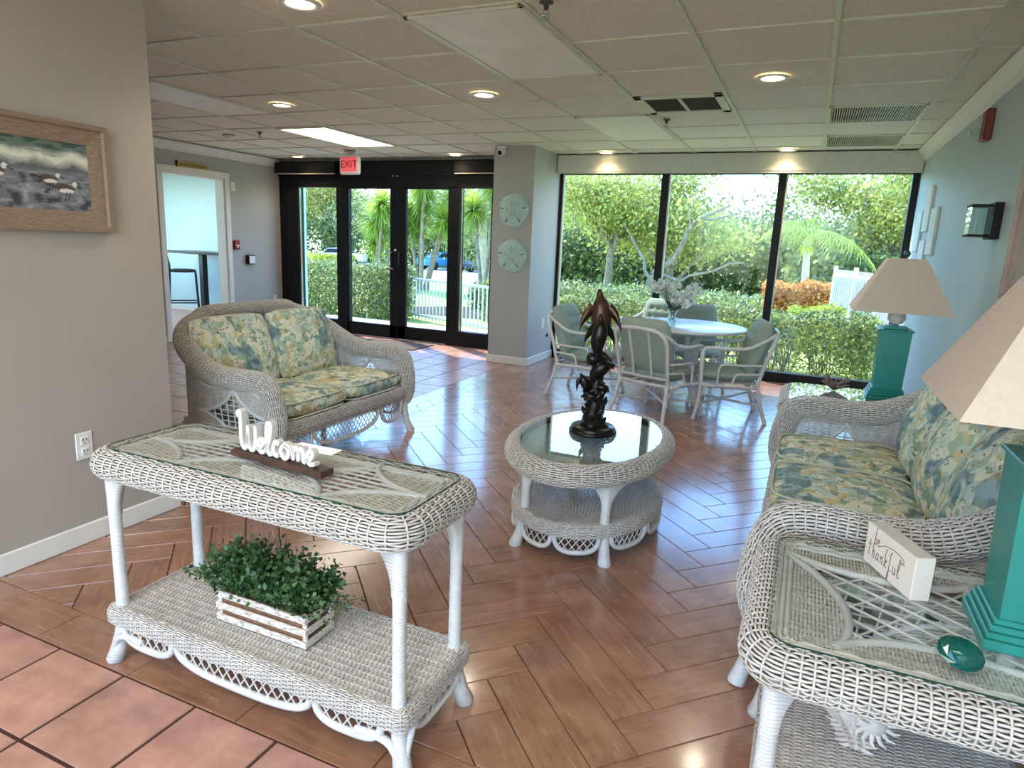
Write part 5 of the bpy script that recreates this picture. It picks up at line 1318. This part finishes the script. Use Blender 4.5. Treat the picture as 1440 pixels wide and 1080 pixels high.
# ================================================================== BAR TABLE AND STOOLS IN THE SIDE ROOM
T = thing('bar_table', 'tall black bar table seen through the side room doorway', 'table', (-8.52, 7.56, 0))
g = G(); box(g, (0, 0, .985), (1.15, .60, .035), 0, .004); g.build('tabletop', 'black_metal', T)
for x in (-.05, ): g = G(); box(g, (x-.02, 0, .48), (.09, .09, .95), 0, .006); g.build('post', 'black_metal', T); g = G(); box(g, (x, 0, .015), (.6, .08, .03), 0, .006); box(g, (x, 0, .015), (.08, .5, .03), 0, .006); g.build('base', 'black_metal', T)
def make_stool(label, loc, rz):
    T = thing('bar_stool', label, 'stool', loc, rz, 'black bar stools'); q = .17
    g = G(); cushion(g, (.37, .37, .055), .3, 12); g.move(0, 0, .735); g.build('seat', 'black_frame', T)
    for sx in (-1, 1):
        g = G(); tube(g, [(sx*q, -q, .71), (sx*(q+.03), -q-.03, 0)], .014, 8); g.build('leg', 'black_metal', T)
        g = G(); tube(g, catmull([(sx*q, q+.05, 1.08), (sx*q, q+.02, .9), (sx*q, q, .71), (sx*(q+.03), q+.04, 0)], 4), .014, 8); g.build('leg', 'black_metal', T)
    g = G()
    for z in (.28,): 
        w = q+.018; tube(g, [(-w, -w, z), (w, -w, z), (w, w, z), (-w, w, z)], .009, 6, closed=True)
    g.build('footrest', 'black_metal', T); g = G()
    for i, z in enumerate((.82, .89, .96, 1.03)): box(g, (0, q+.012+i*.011, z), (2*q, .012, .024), 0, .003)
    box(g, (0, q+.05, 1.08), (2*q+.05, .02, .03), 0, .004); g.build('backrest', 'black_metal', T)
    return T
s0 = make_stool('black slat-back bar stool at the left of the side room doorway', (-8.40, 7.02, 0), math.radians(140))
dup(s0, None, (-7.72, 7.42, 0), math.radians(60), 'black bar stool half hidden behind the right door jamb')
lamp('side_room_fill', 'AREA', (-8.8, 6.2, CH-.05), 40, (.86, .97, 1), shape='RECTANGLE', size=1.2, size_y=1.2)  # added area light without a fixture, brightens the side room in place of daylight

# ================================================================== OUTSIDE
def gz(x, y): return -.15-.80*np.clip((np.asarray(y, float)-17)/16, 0, 1)
g = G(); sheet(g, lambda u, v: np.stack([-60+110*u, 7.58+75*v, gz(0, 7.58+75*v)], -1), 40, 60); tag(g.build('lawn', 'grass'), kind='structure')
g = G(); sheet(g, lambda u, v: np.stack([-80+74*u, 24+26*v, gz(0, 24+26*v)+.012], -1), 10, 20); o = g.build('car_park', 'asphalt'); tag(o, kind='structure')
g = G(); span(g, (-8.0, 7.57, -.16), (-3.4, 9.3, -.03)); tag(g.build('entrance_slab', 'concrete'), kind='structure')
g = G(); sheet(g, lambda u, v: np.stack([-9+5.5*u+3*v, 11.5+3.2*v, -.138+0*u], -1), 8, 8); tag(g.build('flower_bed', 'soil'), kind='structure')
def hedge(name, label, cat, x0, x1, y0, y1, z0, z1, n, size, mat, dens_low=.55, stems=True, group=None, jag=.03):
    T = thing(name, label, cat, ((x0+x1)/2, (y0+y1)/2, z0), group=group); hx, hy, h = (x1-x0)/2, (y1-y0)/2, z1-z0
    u = rng.random((n, 3)); p = np.stack([(u[:, 0]*2-1), (u[:, 1]*2-1), u[:, 2]], -1)
    # push most leaves towards the surface of the box
    f = rng.integers(0, 5, n); k = rng.random(n) < .75; e = 1-.18*rng.random(n)**1.5
    for i, (ax, sg) in enumerate(((0, -1), (0, 1), (1, -1), (1, 1), (2, 1))):
        m = (f == i) & k
        if ax < 2: p[m, ax] = sg*e[m]
        else: p[m, 2] = 1-.14*rng.random(m.sum())**1.5
    keep = rng.random(n) < (dens_low+(1-dens_low)*np.clip(p[:, 2]*1.6, 0, 1)); p = p[keep]; n = len(p)
    bul = 1-.10*np.clip(.25-p[:, 2], 0, 1)-.06*np.clip(p[:, 2]-.9, 0, 1)*5
    c = np.stack([p[:, 0]*hx, p[:, 1]*hy*bul, p[:, 2]*h], -1)+rng.normal(size=(n, 3))*jag
    c[:, 2] += .03*np.sin(c[:, 0]*5)+.02*np.sin(c[:, 0]*11)
    c[:, 2] = np.abs(c[:, 2]); gl = G(); leaves(gl, c, size, .5, aspect=.7); gl.build('foliage', mat, T)
    if stems:
        gs = G()
        for i in range(int((x1-x0)*9)):
            b = np.array([(rng.random()*2-1)*hx*.95, (rng.random()*2-1)*hy*.5, -.03])
            for q in range(3):
                e_ = b+np.array([rng.normal()*.12, rng.normal()*.10, h*(.55+.3*rng.random())]); tube(gs, [b, (b+e_)/2+rng.normal(size=3)*.02, e_], [.010, .007, .003], 5, caps=False)
        gs.build('stem', 'trunk', T)
    return T
hedge('clipped_hedge', 'clipped green hedge right outside the big window', 'hedge', -3.1, .80, 8.55, 9.35, -.15, .62, 30000, .042, 'leaf_hedge', .42, jag=.025)
hedge('clipped_hedge', 'second clipped hedge farther out, sunlit top', 'hedge', -5.6, -.75, 11.2, 12.8, -.15, .60, 26000, .05, 'leaf_hedge', .9, False)
hedge('clipped_hedge', 'bushy hedge outside the left entrance panes', 'hedge', -10.6, -6.75, 9.6, 10.8, -.15, .80, 34000, .05, 'leaf_hedge', .7)
hedge('croton_bush', 'orange leaved croton bush behind the window hedge', 'bush', -.75, .45, 13.4, 14.4, -.15, .78, 12000, .07, 'leaf_croton', .9, False)
hedge('low_bush', 'low yellow-green bush at the palm foot', 'bush', -.2, .55, 11.3, 12.0, -.15, .50, 6000, .05, 'leaf_yellow', .9, False)
hedge('clipped_hedge', 'low hedge behind the white railing', 'hedge', -6.9, -2.8, 13.2, 14.0, -.15, .36, 12000, .06, 'leaf_hedge', .8, False)
hedge('round_bush', 'rounded bush at the car park edge, far left', 'bush', -25.5, -21.5, 26.5, 28.5, -.8, .35, 9000, .14, 'leaf_yellow', .9, False)

def limb(g, a, b, r0, r1, wob=.1, n=6, k=8):
    t = np.linspace(0, 1, n)[:, None]; a = np.array(a, float); b = np.array(b, float); L = np.linalg.norm(b-a)
    P = a+(b-a)*t+np.cumsum(rng.normal(size=(n, 3)), 0)*wob*L*.045*np.sin(t*PI); Q = catmull(P, 3); tube(g, Q, np.linspace(r0, r1, len(Q)), k, caps=False); return P
def make_tree(name, label, loc, h, trunk_h, cr, ch, nl, lsize, mat, r0=.13, lean=(0, 0), clusters=34, seed=0, spread=.42, group=None, bare=False):
    T = thing(name, label, 'tree', loc, group=group); g = G(); top = np.array([lean[0], lean[1], trunk_h])
    limb(g, (0, 0, 0), top, r0, r0*.7, .25, 8, 10); cen = []
    nb = 6; gl = G()
    for i in range(nb):
        a = i*2*PI/nb+rng.random()*.8; e = top+np.array([math.cos(a)*cr*.65, math.sin(a)*cr*.65, ch*(.35+.4*rng.random())]); P = limb(g, top-np.array([0, 0, .1*i]), e, r0*.5, r0*.14, .8, 7, 7)
        for q in range(4):
            s = P[3+q % 4]; a2 = rng.random()*2*PI; e2 = s+np.array([math.cos(a2)*cr*.45, math.sin(a2)*cr*.45, ch*.3*rng.random()]); limb(g, s, e2, r0*.18, r0*.04, 1., 6, 5); cen.append(e2); cen.append((s+e2)/2)
    while len(cen) < clusters:
        v = nrm(rng.normal(size=3)); cen.append(top+np.array([v[0]*cr, v[1]*cr, ch*.5+v[2]*ch*.5])*1.0*(1 if True else 0)*np.array([1, 1, 1]))
    cen = np.array(cen); g.build('trunk', 'trunk', T)
    idx = rng.integers(0, len(cen), nl); c = cen[idx]+rng.normal(size=(nl, 3))*np.array([1, 1, .6])*cr*spread*.45; cv = np.clip(rng.random(nl)*.7+.3*rng.random(len(cen))[idx], 0, 1)
    leaves(gl, c, lsize, .6, aspect=.6, colv=cv); gl.build('foliage', mat, T); return T
t1 = make_tree('leafy_tree', 'pale trunked tree left of the first window mullion', (-5.15, 18.2, -.25), 6, 1.9, 1.9, 1.7, 14000, .10, 'leaf_tree', .13, (.1, 0), 44)
t2 = make_tree('leafy_tree', 'tree with long crooked limbs in the middle window pane', (-3.75, 18.8, -.3), 6, 1.15, 2.1, 1.9, 9000, .11, 'leaf_tree', .12, (.25, 0), 36)
g = G(); P = limb(g, (.0, -2.0, .2), (.15, -2.0, 1.0), .10, .085, .3, 5, 8); P = limb(g, (.15, -2.0, 1.0), (1.9, -2.3, 2.7), .085, .03, .9, 9, 8); limb(g, P[4], P[4]+np.array([.2, .1, 1.3]), .03, .008, 1); limb(g, P[6], P[6]+np.array([1.3, 0, .4]), .03, .006, 1); limb(g, (.12, -2.0, .9), (2.3, -2.1, 1.4), .05, .02, 1.2, 8, 8); limb(g, (.1, -2.0, .9), (-.7, -2, 2.2), .05, .015, 1, 7, 7); limb(g, (0, 0, .1), (.0, -2.0, .2), .02, .05, .1, 3, 6); g.build('limb', 'trunk', t2)
t3 = make_tree('dense_tree', 'dense dark tree behind the window, far left', (-8.2, 24, -.5), 6, .9, 2.6, 2.0, 24000, .12, 'leaf_dark', .14, (0, 0), 54, spread=.5)
K = 'background trees beyond the window'
LB = ['dark bushy tree at the back, between the two pale trees', 'broad tree at the back of the middle pane', 'broad tree behind the palm', 'green tree rising at the right window edge, over the fence', 'tall tree at the back of the left pane', 'tree farthest back at the right',
      'broad tree seen over the car park, left entrance pane', 'broad tree seen over the car park, second entrance pane', 'broad tree seen over the car park, third entrance pane', 'broad tree seen over the car park beside the column', 'dark tree behind the car park, farthest left']
for i, (x, y, s, mt) in enumerate([(-5.2, 25, 1.25, 0), (-.6, 25, 1.15, 0), (1.9, 21, 1.15, 1), (3.6, 16.8, 1.15, 1), (-11.4, 28, 1.45, 0), (6.4, 25, 1.45, 0), (-42, 52, 2.3, 1), (-33.5, 53, 2.1, 0), (-26.5, 53, 2.4, 0), (-18.5, 49, 2.3, 1), (-52, 55, 2.6, 0)]):
    src = (t3, t1)[mt]; c = dup(src, None, (x, y, float(gz(0, y))-.2), rng.random()*6.28, LB[i]); c.scale = (s, s, s); c['group'] = K
# low dark understorey so that no bare horizon shows between the trunks
for i, (x0, x1, y, z1) in enumerate([(-9.5, -4.4, 21.5, 1.0), (-4.2, -.6, 23.5, 1.1), (-.4, 5.5, 19.5, 1.25), (-56, -41, 50.5, 2.6), (-40.5, -28, 50.8, 2.2), (-27.5, -14, 50.2, 2.4)]):
    nm = ['shrub mass under the trees behind the left window pane', 'shrub mass under the trees behind the middle window pane', 'shrub mass under the trees behind the right window pane', 'shrub belt beyond the car park at the far left', 'shrub belt beyond the car park in the second pane', 'shrub belt beyond the car park behind the yuccas'][i]
    zz = float(gz(0, y)); hedge('shrub_row', nm, 'bush', x0, x1, y, y+1.6, zz, z1, 9000, .16 if y < 30 else .30, 'leaf_dark', .95, False, 'shrub rows under the background trees', jag=.16)
# ---- palm outside the right pane
def make_palm(label, loc, h, r0, n=22, L=1.5, droop=.75, ring=True, lean=(0, 0)):
    T = thing('palm_tree', label, 'palm', loc); g = G(); P = catmull([(0, 0, 0), (lean[0]*.3, lean[1]*.3, h*.4), (lean[0], lean[1], h)], 12); tube(g, P, np.linspace(r0, r0*.72, len(P))*(1+.05*(np.arange(len(P)) % 2)), 12); g.build('trunk', 'palm_trunk', T)
    top = np.array([lean[0], lean[1], h]); gl = G()
    for i in range(n):
        a = i*2.399; el = .45+1.0*((i*.618) % 1); d = np.array([math.cos(a)*math.cos(el), math.sin(a)*math.cos(el), math.sin(el)]); t = np.linspace(0, 1, 12)[:, None]
        Q = top+d*L*t+np.array([0, 0, -1])*droop*L*t**2.2; tube(gl, Q, np.linspace(.018, .004, 12), 4, caps=False, col=.6); side = nrm(np.cross(d, (0, 0, 1.)))
        for q in np.linspace(.12, 1, 16):
            p = top+d*L*q+np.array([0, 0, -1])*droop*L*q**2.2
            for s in (-1, 1): blade(gl, p, nrm(side*s*.7+d*.5+np.array([0, 0, -.45])), .42*(1-.5*q), .014, .7, 3, c=.9*rng.random())
    gl.build('frond', 'leaf_palm', T); g = G()
    if ring:
        for i in range(60): blade(g, top-np.array([0, 0, .12]), nrm(rng.normal(size=3)*np.array([1, 1, .3])+np.array([0, 0, -.3])), .22, .03, .4, 3, c=.9)
        g.build('seed_cluster', 'leaf_yellow', T)
    return T
make_palm('tall palm with a pale trunk in the right window pane', (-.02, 15.0, -.2), 1.85, .085, 20, 1.35, .75, True, (-.1, 0))
make_palm('palm with a thick pale trunk in the entrance pane beside the column', (-8.75, 17.6, -.2), 4.6, .13, 18, 1.8, .8, False, (-.1, 0))
# ---- yuccas
def make_yucca(label, loc, heads, group='yucca clumps'):
    T = thing('yucca', label, 'yucca', loc, group=group); g = G(); gl = G()
    for (x, y, z, r) in heads:
        tube(g, catmull([(x*.15, y*.15, 0), (x*.5, y*.5, z*.45), (x, y, z)], 5), np.linspace(.07, .04, 11), 8, caps=False)
        for i in range(300):
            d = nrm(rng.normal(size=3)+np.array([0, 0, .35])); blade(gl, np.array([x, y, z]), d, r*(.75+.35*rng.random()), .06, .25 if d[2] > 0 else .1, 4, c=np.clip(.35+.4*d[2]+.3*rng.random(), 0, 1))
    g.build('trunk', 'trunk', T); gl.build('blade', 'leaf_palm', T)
make_yucca('spiky yucca clump in the second entrance pane', (-12.3, 17.4, -.2), [(0, 0, 2.05, .95), (.75, .2, 1.55, .8), (-.3, .3, 1.35, .7), (.45, -.4, 2.5, .8), (.9, 0, 2.3, .7)])
make_yucca('tall yucca clump with bare stems in the third entrance pane', (-10.6, 17.2, -.2), [(0, 0, 2.6, .9), (.7, .1, 2.1, .85), (-.6, .2, 2.2, .8), (.3, -.4, 3.1, .8), (-.35, .4, 1.9, .7), (1.0, .2, 2.9, .8)])
make_yucca('bare stemmed yucca beside the palm by the column', (-8.3, 16.8, -.2), [(.5, 0, 2.8, .8), (-.5, .2, 2.4, .8), (.1, .3, 3.2, .8)])
# ---- white railing by the entrance
def railing(name, label, p0, p1, z0, z1, pitch, group=None, r=.012, topr=.02, rails=(0, 1), cap=False):
    T = thing(name, label, 'fence', (p0[0], p0[1], 0)); d = np.array([p1[0]-p0[0], p1[1]-p0[1], 0.]); L = np.linalg.norm(d); dn = d/L; rz = math.atan2(d[1], d[0])
    n = int(L/pitch)
    for i in range(n+1):
        p = dn*L*i/n; g = G(); box(g, (p[0], p[1], (z0+z1)/2), (r*1.6, r*1.6, z1-z0), 0, 0, rz); g.build('baluster', 'fence_white', T)
    g = G()
    for z, s in ((z1, topr*2), (z0+.06, topr*1.5)): box(g, tuple(d/2+np.array([0, 0, z])), (L, s, s), 0, .003, rz)
    g.build('rail', 'fence_white', T)
railing('white_railing', 'white metal railing with thin balusters outside the entrance', (-6.95, 10.75), (-3.5, 9.25), -.12, .605, .105)
# ---- tall pale fence at the right
T = thing('garden_fence', 'tall pale slatted fence outside the right window edge', 'fence', (.42, 13.2, 0))
a = np.array([.42, 13.2]); b = np.array([1.75, 8.2]); d = b-a; L = np.linalg.norm(d); rz = math.atan2(d[1], d[0])
for i in range(6): p = d*i/5; g = G(); box(g, (p[0], p[1], .50), (.06, .06, 1.34), 0, .01, rz); g.build('post', 'fence_white', T)
g = G()
for i in range(52): p = d*(i+.5)/52; box(g, (p[0], p[1], .46), (.018, .018, 1.30), 0, 0, rz)
for z in (1.02, .02): box(g, (d[0]/2, d[1]/2, z), (L, .03, .045), 0, .004, rz)
g.build('picket_panel', 'fence_white', T)
g = G(); box(g, (d[0]/2+.05, d[1]/2+.03, .44), (L, .01, 1.05), 0, 0, rz); g.build('privacy_slat', 'fence_slat', T)
# ---- parked cars
def make_car(label, loc, rz, mat):
    T = thing('car', label, 'car', loc, rz, 'parked cars'); g = G()
    prof = [(-2.1, .35), (-2.15, .6), (-2.0, .82), (-1.2, .92), (-.65, 1.32), (.55, 1.36), (1.25, .95), (2.0, .85), (2.15, .6), (2.1, .35)]
    V = []; n = len(prof)
    for y, s in ((-.82, .97), (-.86, 1), (.86, 1), (.82, .97)): V += [(x*s, y*(1-.16*(z > 1.1)), .35+(z-.35)*s) for x, z in prof]
    F = [list(range(n))[::-1], [3*n+i for i in range(n)]]
    for q in range(3):
        for i in range(n-1): F.append([q*n+i, q*n+i+1, (q+1)*n+i+1, (q+1)*n+i])
        F.append([q*n+n-1, q*n, (q+1)*n, (q+1)*n+n-1])
    g.add(V, F, 0, False); g.build('body', mat, T)
    g = G()
    for sy in (-1, 1):
        h = G(); prism(h, [(-1.05, .93), (-.62, 1.27), (.5, 1.30), (1.05, .95)], -.004, .004); h.rot((PI/2, 0, 0)); h.move(0, sy*.80, 0); g.merge(h)
    g.add([(-1.16, -.66, .94), (-1.16, .66, .94), (-.69, .62, 1.31), (-.69, -.62, 1.31)], [[0, 1, 2, 3]], 0, False); g.add([(1.22, -.66, .975), (1.22, .66, .975), (.60, .62, 1.345), (.60, -.62, 1.345)], [[3, 2, 1, 0]], 0, False)
    g.build('window', 'black_frame', T)
    for x in (-1.35, 1.35):
        for sy in (-1, 1): g = G(); lathe(g, [(.001, -.1), (.33, -.1), (.33, .1), (.001, .1)], k=20); g.rot((PI/2, 0, 0)); g.move(x, sy*.78, .33); g.build('wheel', 'tyre', T)
    return T
zc = -.94
make_car('blue car parked behind the yuccas', (-26.3, 46.0, zc), math.radians(62), 'car_blue')
make_car('dark car parked at the right of the blue one', (-22.4, 46.4, zc), math.radians(70), 'car_dark')
make_car('pale car parked in the second entrance pane', (-34.5, 43.5, zc), math.radians(25), 'car_white')
make_car('dark car cut off by the far left pane edge', (-42.5, 42.0, zc), math.radians(30), 'car_dark')
